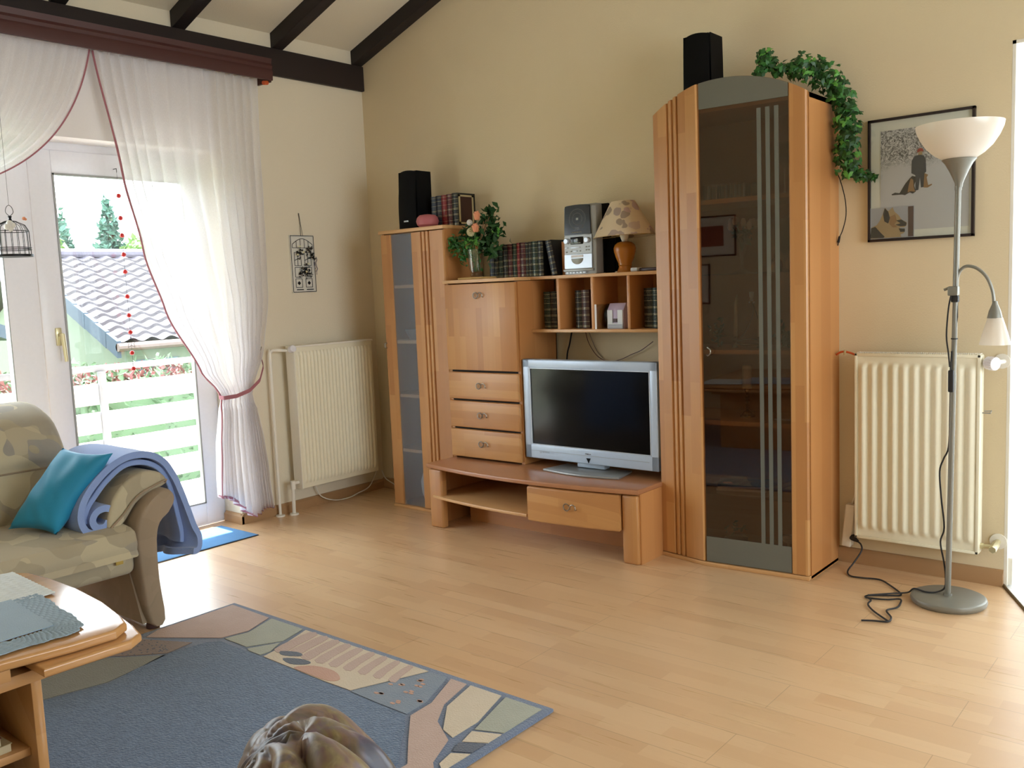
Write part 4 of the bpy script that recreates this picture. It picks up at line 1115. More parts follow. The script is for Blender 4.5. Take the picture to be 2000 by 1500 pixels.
def win(u, v):
    xx = SX0 + .016 + .152 * u + .008 * (1 - v) * (u - .5) * 1.5
    zz = 1.552 + (.140 + .010 * math.sin(PI * (.15 + .7 * u))) * v
    return (xx, lean_y(zz) - .004, zz)
b = MB(); b.grid(win, 10, 10, .006); wd = b.build('disc_window', 'black_gloss', st)
b = MB(); c0 = (1.815, 1.63)
for r_ in (.030, .050):
    b.tube([(c0[0] + r_ * math.cos(2 * PI * k / 40), lean_y(c0[1] + r_ * math.sin(2 * PI * k / 40)) - .0045, c0[1] + r_ * math.sin(2 * PI * k / 40)) for k in range(41)], .0008, 4)
b.box(1.808, 1.822, lean_y(1.63) - .0062, lean_y(1.63) - .004, 1.624, 1.636); b.build('window_emblem', 'lamp_grey', wd)
marks(wd, 1.800, lean_y(1.585) - .0048, 1.583, 5, .0048, .0055, .0008, 'silver_grey', 'window_lettering')
marks(wd, 1.795, lean_y(1.575) - .0048, 1.575, 9, .0034, .0035, .0006, 'silver_grey', 'window_lettering')
marks(wd, 1.783, lean_y(1.562) - .0048, 1.562, 15, .0034, .003, .0006, 'mag_cream', 'window_lettering')
b = MB(); pan(b, SX0 + .010, SX1 - .004, 1.455, 1.548, .002); b.build('control_panel', 'silver_grey', st)
b = MB(); b.box(1.772, 1.848, lean_y(1.52) - .006, lean_y(1.5) + .001, 1.503, 1.540, .001); dp = b.build('display', 'black_gloss', st)
b = MB(); b.box(1.804, 1.818, lean_y(1.52) - .0065, lean_y(1.52) - .005, 1.521, 1.532); b.box(1.785, 1.835, lean_y(1.52) - .0065, lean_y(1.52) - .005, 1.508, 1.5105); b.build('display_digits', 'lamp_grey', dp)
for x_ in (1.748, 1.874):
    b = MB(); b.lathe([(0, 0), (.0145, 0), (.0145, .010), (.012, .014), (0, .014)], 24, mat=Matrix.Translation((x_, lean_y(1.52) - .002, 1.521)) @ Matrix.Rotation(PI / 2, 4, 'X')); b.build('knob', 'silver_lt', st)
for x_, z_, w_ in ((1.745, 1.488, .020), (1.8, 1.487, .060), (1.8, 1.469, .026), (1.868, 1.488, .008), (1.883, 1.488, .008), (1.868, 1.472, .008), (1.883, 1.472, .008), (1.745, 1.466, .008), (1.773, 1.469, .008), (1.83, 1.469, .008)):
    b = MB(); b.box(x_ - w_ / 2, x_ + w_ / 2, lean_y(z_) - .0055, lean_y(z_), z_ - .003, z_ + .003, .001); b.build('button', 'silver_lt' if w_ > .01 else 'lamp_grey', st)
b = MB(); pan(b, SX0 + .010, SX1 - .004, 1.382, 1.452, .003); ck = b.build('cassette_door', 'silver_lt', st)
b = MB(); b.prism([(1.812 + .036 * math.cos(PI + PI * k / 14), 1.432 + .030 * math.sin(PI + PI * k / 14) - .0) for k in range(15)], SY - .006, SY + .001, 'y', .001); b.build('cassette_window', 'lamp_grey', ck)
b = MB(); b.box(1.775, 1.848, SY - .005, SY, 1.436, 1.449, .001); b.build('cassette_label', 'paper_white', ck)
b = MB()
b.box(SX0, SX1 + .004, SY - .004, SY + .01, 1.366, 1.379, .003)
b.build('key_rail', 'silver_grey', st)
for k in range(6):
    b = MB(); b.box(1.742 + k * .021, 1.760 + k * .021, SY - .008, SY, 1.357, 1.364, .001); b.build('deck_key', 'silver_lt', st)

# ================================================================== TABLE LAMP
lp = thing('table_lamp', 'table lamp with turned wooden base and flower-print shade on the wall shelf', 'lamp', (2.055, -.16, 1.3515))
b = MB(); b.lathe([(0, 0), (.040, 0), (.041, .006), (.034, .018), (.031, .030), (.034, .036), (.033, .042), (.045, .070), (.054, .100), (.056, .118), (.050, .135), (.036, .147), (.018, .151), (0, .151)], 40, 2.055, -.16, 1.3515); b.build('lamp_base', 'lamp_wood', lp)
b = MB(); b.lathe([(.010, .148), (.012, .150), (.020, .170), (.023, .182), (.020, .20), (0, .20)], 20, 2.055, -.16, 1.3515); b.build('socket', 'socket_white', lp)
LS = Matrix.Translation((2.055, -.16, 1.527)) @ Matrix.Rotation(math.radians(-1.5), 4, 'Y')
b = MB()
b.grid(lambda u, v: LS @ Vector(((.158 + (.062 - .158) * v) * math.cos(2 * PI * u), (.158 + (.062 - .158) * v) * .92 * math.sin(2 * PI * u), .172 * v)), 48, 10, .0015)
b.build('lamp_shade', 'shade_print', lp, 60)
b = MB(); b.tube([LS @ Vector((.158 * math.cos(2 * PI * k / 48), .145 * math.sin(2 * PI * k / 48), 0)) for k in range(49)], .0015, 5)
b.tube([LS @ Vector((-.155, 0, .002)), LS @ Vector((.155, 0, .002))], .0012, 4)
b.build('shade_ring', 'shade_underside', lp)
b = MB(); b.tube([(2.02, -.16, 1.356), (1.99, -.15, 1.3545), (1.965, -.10, 1.3545), (1.96, -.04, 1.3545)], .0025, 6, smooth=3); b.build('lamp_flex', 'socket_white', lp)
ph = thing('remote_box', 'small white ended dark wooden box lying right of the table lamp', 'box', (2.19, -.17, 1.3515))
b = MB(); b.box(2.150, 2.290, -.185, -.10, 1.3515, 1.368, .004); b.build('dark_body', 'cover_brown', ph)
b = MB(); b.box(2.108, 2.149, -.20, -.15, 1.3515, 1.371, .006, 3); b.build('white_end', 'label_white', ph)

# ================================================================== VASE AND BOUQUET
co = thing('coaster', 'round woven straw coaster under the glass vase', 'coaster', (1.160, -.275, 1.3515))
b = MB()
for k in range(9): 
    r_ = .012 + .0115 * k
    b.tube([(1.160 + r_ * 1.12 * math.cos(2 * PI * j / 36), -.270 + r_ * .8 * math.sin(2 * PI * j / 36), 1.357) for j in range(37)], .0058, 5)
b.build('woven_disc', 'rattan', co)
vs = thing('glass_vase', 'clear glass vase holding the bouquet on the straw coaster', 'vase', (1.160, -.275, 1.363))
vx, vy = 1.160, -.275
b = MB(); b.lathe([(0, 1.363), (.034, 1.363), (.036, 1.372), (.030, 1.385), (.038, 1.41), (.044, 1.50), (.046, 1.515), (.044, 1.515), (.041, 1.50), (.035, 1.412), (.026, 1.392), (0, 1.388)], 32, vx, vy); b.build('vase_body', 'clear_glass', vs)
bq = thing('flower_bouquet', 'bouquet of orange roses, cream flowers and dark leaves in the glass vase', 'flowers', (vx, vy, 1.39))
rnd = random.Random(3)
heads = {'rose': [((1.232, -.33, 1.692), .024), ((1.222, -.335, 1.628), .024)], 'cream_flower': [((1.176, -.32, 1.607), .024), ((1.160, -.31, 1.660), .016)]}
b = MB()
for nm, hs in heads.items():
    for p, r_ in hs: b.tube([(vx + rnd.uniform(-.015, .015), vy + rnd.uniform(-.01, .01), 1.393), (vx + rnd.uniform(-.01, .01), vy, 1.50), p], .0022, 6, smooth=4)
for p in ((1.06, -.30, 1.57), (1.03, -.30, 1.52), (1.30, -.27, 1.62), (1.27, -.28, 1.68), (1.13, -.30, 1.61), (1.25, -.30, 1.54), (1.31, -.25, 1.57), (1.10, -.28, 1.60)):
    b.tube([(vx + rnd.uniform(-.015, .015), vy + rnd.uniform(-.01, .01), 1.393), (vx + (p[0] - vx) * .15, vy, 1.50), p], .0018, 6, smooth=4)
b.build('stems', 'stem', bq)
b = MB()
for k in range(14): b.tube([(vx + rnd.uniform(-.022, .022), vy + rnd.uniform(-.02, .02), 1.395), (vx + rnd.uniform(-.03, .03), vy + rnd.uniform(-.02, .02), 1.51)], .002, 5)
blob_leaves(b, (vx, vy, 1.46), .035, 30, .016, (1, .8, 1.5))
b.build('stems_in_water', 'leaf_mid', bq)
def leafy(b, c, r, n, ls, fl=(1, .6, 1)): blob_leaves(b, c, r, n, ls, fl, rnd)
b = MB()
for c, r_, n in (((1.255, -.26, 1.66), .055, 50), ((1.30, -.26, 1.60), .06, 55), ((1.24, -.27, 1.56), .06, 50), ((1.285, -.27, 1.70), .04, 26), ((1.10, -.27, 1.60), .05, 36), ((1.27, -.27, 1.51), .05, 36), ((1.19, -.25, 1.56), .06, 46)):
    leafy(b, c, r_, n, .026)
b.build('dark_leaves', 'leaf_dark', bq)
b = MB()
for c, r_, n in (((1.03, -.29, 1.545), .05, 60), ((1.075, -.29, 1.51), .05, 60), ((1.00, -.29, 1.555), .03, 24), ((1.12, -.29, 1.55), .05, 40), ((1.095, -.28, 1.475), .03, 16)):
    leafy(b, c, r_, n, .017)
b.build('ivy_leaves', 'leaf_mid', bq)
b = MB(); leafy(b, (1.145, -.32, 1.555), .025, 22, .009); leafy(b, (1.215, -.32, 1.55), .025, 20, .014); leafy(b, (1.33, -.28, 1.60), .02, 12, .014); b.build('pale_buds', 'leaf_lt', bq)
b = MB()
for k in range(3): b.tube([(1.20, -.29, 1.54), (1.235 + .01 * k, -.29, 1.62), (1.245 + .02 * k, -.29, 1.66 + .01 * k)], .003, 5, smooth=3)
b.build('twigs', 'twig', bq)
for nm, hs in heads.items():
    for p, r_ in hs:
        b = MB()
        if nm == 'rose':
            b.ball(p, r_ * .62, (1, 1, 1.5), 12, 8)
            for k in range(9):
                a = 2.4 * k; rr_ = r_ * (.45 + .05 * k)
                b.grid(lambda u, v: (p[0] + (rr_ * (.65 + .35 * v)) * math.cos(a + (u - .5) * 1.6), p[1] + rr_ * (.65 + .35 * v) * math.sin(a + (u - .5) * 1.6), p[2] - r_ * .9 + r_ * (1.9 - .08 * k) * v - .004 * (2 * u - 1) ** 2), 5, 4, .0012)
            b.build('rose', 'rose_orange', bq)
        else:
            for k in range(70):
                ph_ = math.acos(1 - 1.5 * (k + .5) / 70); th = k * 2.39996
                d = Vector((math.sin(ph_) * math.cos(th), -math.cos(ph_), math.sin(ph_) * math.sin(th)))
                q = Vector(p) + d * r_; b.tube([Vector(p), q], [.003, .0035], 5)
            b.build('cream_flower', 'flower_cream' if r_ > .02 else 'flower_white', bq)

# ================================================================== THINGS INSIDE THE TALL CABINET
def glass_of(loc, prof, label, group, name='drinking_glass', cat='glass', mat='clear_glass', part='bowl'):
    r = thing(name, label, cat, loc, group)
    b = MB(); b.lathe(prof, 20, *loc); b.build(part, mat, r); return r
g0 = None
for k in range(11):
    x = 2.535 + (k // 2) * .043 + .01 * (k % 2); y = -.23 if k % 2 else -.16
    if g0 is None:
        g0 = glass_of((x, y, 1.6455), [(0, 0), (.014, 0), (.017, .003), (.019, .075), (.0175, .075), (.0155, .008), (0, .008)], 'small clear shot glass in the row on the top shelf behind smoked glass', 'shot glasses on the top cabinet shelf', 'shot_glass')
    else:
        c = copy_tree(g0); c.location = (x, y, 1.6455)
gob = [(0, 0), (.032, 0), (.030, .004), (.006, .010), (.004, .03), (.004, .10), (.010, .115), (.030, .15), (.034, .19), (.030, .215), (.029, .215), (.032, .19), (.028, .152), (0, .12)]
glass_of((2.925, -.26, 1.6455), gob, 'stemmed wine glass on the top shelf behind the frosted stripes', None, 'wine_glass', part='stemmed_bowl')
glass_of((2.905, -.22, 1.3205), [(0, 0), (.034, 0), (.032, .004), (.006, .012), (.005, .04), (.014, .06), (.026, .10), (.033, .16), (.036, .225), (.034, .225), (.031, .16), (.024, .10), (0, .065)], 'tall cut wine glass on the glass shelf at the right', None, 'wine_glass', part='stemmed_bowl')
v = thing('perfume_bottle', 'small yellow glass bottle beside the tall wine glass on the glass shelf', 'bottle', (2.850, -.18, 1.3205))
b = MB(); b.lathe([(0, 0), (.024, 0), (.030, .02), (.026, .045), (.010, .062), (.010, .08), (0, .08)], 20, 2.850, -.18, 1.3205); b.build('bottle_body', 'brass', v)
b = MB(); b.lathe([(0, .08), (.012, .08), (.012, .094), (0, .096)], 16, 2.850, -.18, 1.3205); b.build('stopper', 'clear_glass', v)
v = thing('flower_vase', 'footed glass vase with white tulips on the middle glass shelf', 'vase', (2.70, -.2, 1.3205))
b = MB(); b.lathe([(0, 0), (.045, 0), (.043, .005), (.008, .018), (.007, .06), (.014, .085), (.028, .15), (.042, .175), (.040, .175), (.026, .15), (0, .09)], 24, 2.70, -.2, 1.3205); b.build('vase_body', 'clear_glass', v)
v = thing('tulips', 'bunch of white tulips in the footed glass vase inside the cabinet', 'flowers', (2.70, -.2, 1.41))
rnd = random.Random(11)
b = MB(); hp = []
for k in range(11):
    a = 2 * PI * k / 11; rr_ = .05 + .02 * rnd.random()
    p = Vector((2.70 + rr_ * math.cos(a), -.2 + rr_ * .7 * math.sin(a), 1.535 + rnd.uniform(-.012, .012))); hp.append(p)
    b.tube([(2.70, -.2, 1.42), (2.70 + .02 * math.cos(a), -.2, 1.49), p], .002, 5)
b.build('stems', 'stem', v)
for p in hp:
    b = MB(); b.lathe([(0, -.014), (.009, -.010), (.0125, .002), (.010, .016), (.006, .024), (0, .020)], 10, *p); b.build('tulip', 'flower_white', v)
b = MB(); blob_leaves(b, (2.70, -.2, 1.49), .04, 14, .03, (1, .7, .8), rnd); b.build('leaves', 'leaf_grey', v)
# silver three-arm candle stand with cream candles
v = thing('candle_stand', 'silver curved wire candle stand on the middle wooden shelf', 'candle holder', (2.73, -.2, .9855))
cps = [(2.668, -.215), (2.790, -.225), (2.745, -.12)]
b = MB()
for x, y in cps: b.lathe([(0, 0), (.014, 0), (.012, .006), (.005, .012), (.005, .022), (.011, .030), (.0115, .050), (.010, .050), (0, .034)], 14, x, y, .9855)
b.tube([(cps[0][0], cps[0][1], 1.005), (2.72, -.24, .998), (cps[1][0], cps[1][1], 1.003)], .003, 6, smooth=5)
b.tube([(cps[1][0], cps[1][1], 1.012), (2.775, -.16, 1.02), (cps[2][0], cps[2][1], 1.012)], .003, 6, smooth=5)
b.tube([(cps[2][0], cps[2][1], 1.012), (2.70, -.15, 1.02), (cps[0][0], cps[0][1], 1.012)], .003, 6, smooth=5)
b.tube([(cps[0][0] + .01, cps[0][1], 1.02), (2.71, -.19, 1.06), (2.735, -.17, 1.14), (2.728, -.17, 1.19)], .0022, 6, smooth=5)
b.tube([(cps[1][0], cps[1][1], 1.02), (2.775, -.19, 1.08), (2.745, -.17, 1.15), (2.728, -.17, 1.19)], .0022, 6, smooth=5)
b.build('wire_frame', 'chrome', v)
b = MB(); b.ball((2.728, -.17, 1.20), .009); b.ball((2.718, -.17, 1.188), .005); b.ball((2.738, -.17, 1.188), .005); b.lathe([(0, 0), (.009, .004), (.011, .028), (0, .03)], 14, 2.728, -.17, 1.206); b.build('finial', 'silver_lt', v)
for (x, y), lb, h in zip(cps, ('cream taper candle at the left of the silver stand', 'cream taper candle at the right of the silver stand', 'cream taper candle at the back of the silver stand'), (.205, .195, .13)):
    c = thing('taper_candle', lb, 'candle', (x, y, 1.0205), 'taper candles in the silver stand')
    b = MB(); b.tube([(x, y, 1.0205), (x + .004, y, 1.0205 + h * .8), (x + .012, y, 1.0205 + h)], [.0098, .0085, .002], 12); b.build('wax_stick', 'candle_wax', c)
v = thing('plant_ornament', 'dark green artificial sprig at the right of the candle stand', 'ornament', (2.90, -.18, .9855))
b = MB(); blob_leaves(b, (2.90, -.18, 1.04), .06, 60, .017, (1, .7, .9), rnd); b.tube([(2.9, -.18, .9855), (2.9, -.18, 1.04)], .004, 6); b.build('sprig', 'leaf_dark', v)
v = thing('plant_ornament', 'dark small leafy sprig at the left above the cabinet door hook', 'ornament', (2.575, -.2, .9855))
b = MB(); blob_leaves(b, (2.575, -.2, 1.05), .05, 40, .014, (.6, .7, 1.2), rnd); b.tube([(2.575, -.2, .9855), (2.575, -.2, 1.04)], .004, 6); b.build('sprig', 'leaf_dark', v)
v = thing('candlestick', 'turned brass candlestick on the lower wooden shelf', 'candle holder', (2.715, -.2, .6685))
b = MB(); b.lathe([(0, 0), (.035, 0), (.034, .006), (.022, .012), (.018, .022), (.007, .030), (.010, .038), (.006, .044), (.009, .055), (.005, .062), (.013, .072), (.006, .080), (.011, .092), (.005, .10), (.009, .112), (.014, .125), (.013, .130), (0, .130)], 24, 2.715, -.2, .6685); b.build('stick', 'brass', v)
v = thing('pillar_candle', 'cream candle standing on the brass candlestick', 'candle', (2.715, -.2, .7985))
b = MB(); b.lathe([(0, 0), (.021, 0), (.022, .07), (.023, .105), (.019, .108), (0, .10)], 20, 2.715, -.2, .7985); b.build('wax', 'candle_wax', v)
v = thing('pen', 'short silver pen lying on the lower wooden shelf at the right', 'pen', (2.91, -.24, .6685))
b = MB(); b.tube([(2.87, -.26, .6735), (2.94, -.255, .6735)], [.004, .0045], 8); b.build('pen_barrel', 'silver_lt', v)
for k, (lb, mt, dz) in enumerate((('dark magazine with fruit cover, upper one of two on the low glass shelf', 'mag_dark', .012), ('cream magazine under the dark one on the low glass shelf', 'mag_cream', 0))):
    v = thing('magazine', lb, 'magazine', (2.68, -.19, .3305 + dz), 'magazines in the tall cabinet')
    MT2 = rotz(math.radians(22 - 6 * k), (2.69, -.19, 0))
    b = MB(); b.box(2.575, 2.80, -.265, -.10, .3305 + dz, .3415 + dz, .001, mat=MT2); b.build('pages_block', 'paper_white', v)
    b = MB(); b.box(2.573, 2.802, -.267, -.098, .3415 + dz, .3425 + dz, mat=MT2); cv = b.build('cover', mt, v)
    if k == 0:
        b = MB(); b.lathe([(0, .0006), (.022, 0)], 16, 2.62, -.22, .3425 + dz); b.build('printed_orange', 'orange_cap', cv)
        b = MB(); b.lathe([(0, .0006), (.018, 0)], 16, 2.64, -.235, .3425 + dz); b.build('printed_red', 'mag_red', cv)
v = thing('crystal_rose', 'pale crystal rose at the bottom right of the tall cabinet', 'ornament', (2.93, -.25, .018))
b = MB(); 
for k in range(5): b.lathe([(0, 0), (.012 + .004 * k, .005), (.018 + .005 * k, .025), (.014 + .005 * k, .04 - .003 * k)], 9, 2.93, -.25, .115 + .002 * k)
b.build('petals', 'flower_white', v)
b = MB(); b.lathe([(0, 0), (.05, 0), (.05, .01), (.012, .02), (.010, .10), (.02, .118), (0, .118)], 20, 2.93, -.25, .018); b.build('pedestal', 'pages', v)
v = thing('cactus_ornament', 'low greenish ornament at the bottom left of the tall cabinet', 'ornament', (2.66, -.22, .018))
b = MB(); b.lathe([(0, 0), (.05, 0), (.055, .08), (0, .09)], 20, 2.66, -.22, .018); b.build('pot', 'mag_dark', v)
b = MB(); blob_leaves(b, (2.66, -.22, .14), .05, 30, .014, (1.4, .6, .6), rnd); b.build('leaves', 'leaf_grey', v)

# ================================================================== IVY GARLAND
iv = thing('ivy_garland', 'artificial ivy garland trailing over the right top corner of the tall cabinet', 'garland', (2.95, -.12, 2.05))
rnd = random.Random(21)
spine = [(2.80, -.22, 2.16), (2.815, -.20, 2.265), (2.83, -.20, 2.22), (2.88, -.19, 2.18), (2.95, -.17, 2.185), (3.02, -.15, 2.165), (3.08, -.13, 2.11), (3.115, -.11, 2.03), (3.135, -.10, 1.94), (3.13, -.09, 1.85), (3.12, -.085, 1.78), (3.14, -.075, 1.73), (3.18, -.06, 1.71), (3.235, -.05, 1.70)]
b = MB(); b.tube(spine, .003, 6, smooth=5); b.build('vine', 'stem', iv)
def ivy_leaf(bb, p, n, t, s_):
    n = n.normalized(); t = (t - n * t.dot(n)).normalized(); q = n.cross(t)
    out = [(0, -.1), (.35, -.45), (.85, -.35), (.62, .08), (.55, .35), (.25, .40), (0, 1.05), (-.25, .40), (-.55, .35), (-.62, .08), (-.85, -.35), (-.35, -.45)]
    tt_ = bmesh.new(); c = tt_.verts.new(p + n * s_ * .12)
    V = [tt_.verts.new(p + q * x * s_ + t * y * s_ - n * (abs(x) * .25 + max(0, y) * .2) * s_) for x, y in out]
    for i in range(len(V)): tt_.faces.new((c, V[i], V[(i + 1) % len(V)]))
    bb._merge(tt_)
bs_ = [MB(), MB(), MB()]
SP = []
for i in range(len(spine) - 1):
    a, c = Vector(spine[i]), Vector(spine[i + 1])
    m_ = max(2, int((c - a).length / .0045))
    for k in range(m_): SP.append(a.lerp(c, k / m_))
for i, p in enumerate(SP):
    fr = i / len(SP)
    rad = .030 if fr < .12 else (.036 if fr < .3 else (.066 if fr < .85 else .03 if fr < .97 else .012))
    for _ in range(4 if rad > .05 else 3):
        d = Vector((rnd.gauss(0, 1), rnd.gauss(0, .8), rnd.gauss(0, 1))); d = d.normalized() * rad * rnd.random() ** .5
        q = p + d
        if q.x < 3.075 and q.z < 2.05 and q.y > -.42: q.x = 3.075 + rnd.random() * .02
        if q.x < 3.06 and q.z < arch(min(q.x, 3.06)) + .01: q.z = arch(min(q.x, 3.06)) + .012 + rnd.random() * .03
        q.y = min(q.y, -.02)
        n = (d.normalized() + Vector((.2, -.9, .5)) * 1.1 + Vector((rnd.uniform(-.6, .6), rnd.uniform(-.6, .6), rnd.uniform(-.6, .6))))
        t = Vector((rnd.uniform(-1, 1), rnd.uniform(-.3, .3), rnd.uniform(-1.6, .5)))
        ivy_leaf(bs_[rnd.choice((0, 0, 0, 1, 1, 2) if rnd.random() < .6 else (0, 1))], q, n, t, rnd.uniform(.016, .026))
for bb, mt, nm in zip(bs_, ('leaf_dark', 'leaf_mid', 'leaf_lt'), ('dark_leaves', 'green_leaves', 'pale_leaves')): bb.build(nm, mt, iv)

# ================================================================== CABLES
def cord(label, pts, r, mat, cat='cable', name='cable', smooth=5):
    b = MB(); b.tube(pts, r, 7, smooth=smooth); o = b.build(name, mat); tag(o, label, cat); return o
cc = thing('dangling_cable', 'black cable with a small plug hanging at the right side of the tall cabinet', 'cable', (3.09, -.03, 1.5))
b = MB(); b.tube([(3.067, -.03, 1.73), (3.080, -.03, 1.70), (3.100, -.03, 1.62), (3.104, -.03, 1.55), (3.090, -.03, 1.49), (3.074, -.03, 1.455)], .0022, 6, smooth=5); b.build('lead', 'wire_black', cc)
b = MB(); b.tube([(3.076, -.03, 1.462), (3.070, -.03, 1.435)], [.005, .006], 8); b.tube([(3.070, -.03, 1.435), (3.068, -.03, 1.422)], .0028, 6); b.build('plug', 'wire_black', cc)
cord('thick black cable hanging behind the television under the cubby shelf', [(1.615, -.02, 1.058), (1.595, -.02, .98), (1.573, -.02, .90), (1.57, -.02, .70)], .0045, 'wire_black')
cord('thin wavy cable looping across the wall above the television', [(1.700, -.02, 1.058), (1.715, -.02, 1.00), (1.74, -.02, .955), (1.775, -.02, .915), (1.82, -.02, .893), (1.87, -.02, .888), (1.93, -.02, .902), (1.985, -.02, .925), (2.05, -.02, .950), (2.12, -.02, .995)], .0020, 'cover_maroon')
cord('thin brown cable close beside the wavy one on the wall', [(1.712, -.008, 1.058), (1.735, -.008, 1.00), (1.765, -.008, .94), (1.80, -.008, .905)], .0012, 'wire_purple')
cord('white cable drooping under the left radiator to the corner', [(.03, -.60, .16), (.035, -.56, .06), (.045, -.46, .012), (.06, -.36, .008), (.06, -.28, .022), (.05, -.18, .04), (.045, -.12, .10), (.05, -.10, .15)], .0035, 'socket_white')
cord('white cable running along the floor behind the narrow cabinet', [(.02, -.03, .12), (.06, -.04, .075), (.14, -.05, .05), (.26, -.06, .02), (.40, -.07, .006)], .0035, 'socket_white')
oc = thing('orange_hose', 'short orange hose between tall cabinet and right radiator', 'hose', (3.1, -.04, .95))
b = MB(); b.tube([(3.064, -.04, .944), (3.085, -.045, .956), (3.11, -.05, .958), (3.14, -.05, .950), (3.160, -.05, .938)], .0045, 8, smooth=5); b.build('hose_body', 'orange_cap', oc)
b = MB(); b.tube([(3.105, -.052, .945), (3.107, -.052, .966)], .006, 8); b.tube([(3.15, -.05, .945), (3.150, -.05, .915), (3.158, -.05, .91)], .0018, 6); b.build('clip', 'mag_cream', oc)
ps = thing('power_strip', 'cream power strip hanging between tall cabinet and right radiator', 'power strip', (3.12, -.03, .17))
MP = Matrix.Translation((3.117, -.032, .17)) @ Matrix.Rotation(math.radians(6), 4, 'Y')
b = MB(); b.box(-.021, .021, -.022, .022, -.088, .105, .006, 3, MP); b.build('strip_body', 'socket_white', ps)
b = MB(); b.tube([MP @ Vector((0, 0, .105)), MP @ Vector((.01, 0, .16)), (3.150, -.02, .40)], .003, 6, smooth=3); b.build('strip_lead', 'socket_white', ps)
pl = thing('power_cable', 'black power cable with plug winding over the laminate', 'cable', (3.3, -.3, .01))
b = MB(); b.tube([(3.136, -.045, .128), (3.150, -.055, .122), (3.165, -.06, .117)], [.016, .010, .006], 10); b.build('plug', 'rubber', pl)
b = MB()
b.tube([(3.163, -.06, .117), (3.180, -.065, .105), (3.185, -.075, .08), (3.165, -.11, .035), (3.155, -.16, .008), (3.185, -.215, .006), (3.235, -.215, .006), (3.30, -.20, .006), (3.352, -.24, .006), (3.43, -.335, .006), (3.40, -.37, .006), (3.33, -.415, .006), (3.33, -.445, .006), (3.40, -.43, .007), (3.445, -.40, .008), (3.46, -.45, .006), (3.46, -.50, .006), (3.44, -.55, .007), (3.475, -.61, .006), (3.478, -.66, .006), (3.43, -.68, .006), (3.395, -.70, .006)], .0036, 7, smooth=6)
b.tube([(3.335, -.445, .0065), (3.355, -.47, .0065), (3.36, -.52, .007), (3.40, -.58, .007), (3.478, -.655, .006)], .0036, 7, smooth=6)
b.tube([(3.33, -.43, .012), (3.40, -.37, .014), (3.45, -.32, .013), (3.475, -.32, .034), (3.52, -.335, .034), (3.555, -.32, .034), (3.583, -.30, .05), (3.590, -.312, .10), (3.585, -.318, .16), (3.572, -.32, .24), (3.585, -.32, .30), (3.573, -.32, .42), (3.567, -.32, .52), (3.580, -.32, .57), (3.598, -.32, .62), (3.602, -.322, .75), (3.604, -.325, .88)], .0033, 7, smooth=5)
b.build('cable_run', 'rubber', pl)

# ================================================================== FLOOR LAMP
fl_ = thing('floor_lamp', 'grey floor lamp with white uplighter bowl and bent reading arm', 'lamp', (3.6, -.32, 0))
b = MB(); b.lathe([(0, 0), (.128, 0), (.135, .006), (.138, .016), (.135, .026), (.126, .030), (0, .030)], 64, 3.603, -.320); b.build('base', 'lamp_grey', fl_)
def pole(z): return (3.600 + .022 * z / 1.6, -.32, z)
b = MB(); b.tube([pole(.028), pole(.9)], .0105, 16); b.tube([pole(.89), pole(1.23)], .0095, 16); b.tube([pole(1.22), pole(1.60)], .0105, 16); b.tube([pole(.028), pole(.04)], .016, 16); b.build('pole', 'lamp_grey', fl_)
b = MB(); b.box(3.592, 3.628, -.338, -.302, 1.20, 1.235, .004); b.tube([(3.592, -.325, 1.228), (3.578, -.33, 1.222)], .005, 8); b.tube([pole(1.59), pole(1.605)], .0125, 12); b.build('joint', 'lamp_grey', fl_)
b = MB(); b.box(3.603, 3.628, -.333, -.308, 1.175, 1.200, .003); b.tube([(3.624, -.32, 1.18), (3.625, -.322, 1.12), (3.618, -.322, 1.06)], .002, 5); b.tube([pole(1.035), pole(1.039)], .0125, 10); b.build('cable_clip', 'rubber', fl_)
b = MB(); b.tube([(3.604, -.333, 1.20), (3.596, -.335, 1.15), (3.590, -.335, 1.05), (3.598, -.335, .98), (3.602, -.333, .93)], .003, 6, smooth=4); b.tube([(3.608, -.331, .99), (3.603, -.333, .88)], .003, 6); b.build('pole_cable', 'rubber', fl_)
b = MB(); b.box(3.600, 3.620, -.352, -.335, .835, .920, .005); b.build('switch', 'rubber', fl_)
bx_, by_ = 3.624, -.32
b = MB(); b.lathe([(.012, 1.600), (.014, 1.615), (.022, 1.635), (.034, 1.662), (.048, 1.688), (.060, 1.702), (.057, 1.704), (0, 1.70)], 40, bx_, by_); b.build('cup', 'lamp_grey', fl_)
b = MB(); b.lathe([(.055, 1.703), (.085, 1.722), (.112, 1.748), (.134, 1.782), (.147, 1.812), (.150, 1.830), (.147, 1.830), (.143, 1.812), (.130, 1.784), (.108, 1.752), (.082, 1.727), (.05, 1.707)], 64, bx_, by_, mat=rotz(0)); b.build('bowl', 'lamp_glass', fl_, 60)
b = MB(); b.tube([(3.620, -.32, 1.205), (3.622, -.32, 1.26), (3.632, -.32, 1.292), (3.655, -.32, 1.308), (3.690, -.32, 1.298), (3.722, -.32, 1.265), (3.742, -.32, 1.215), (3.748, -.32, 1.170)], .0060, 10, smooth=6); b.build('arm', 'lamp_grey', fl_)
sh_ = Vector((3.750, -.32, 0))
b = MB(); b.lathe([(0, 1.178), (.008, 1.176), (.010, 1.165), (.020, 1.140), (.026, 1.114), (0, 1.114)], 28, 3.751, -.32, mat=None); b.build('reading_cup', 'lamp_grey', fl_)
b = MB(); b.lathe([(.025, 1.115), (.036, 1.080), (.046, 1.045), (.053, 1.016), (.051, 1.016), (.044, 1.045), (.033, 1.080), (.02, 1.113)], 32, 3.753, -.32); b.build('reading_shade', 'lamp_glass', fl_, 60)

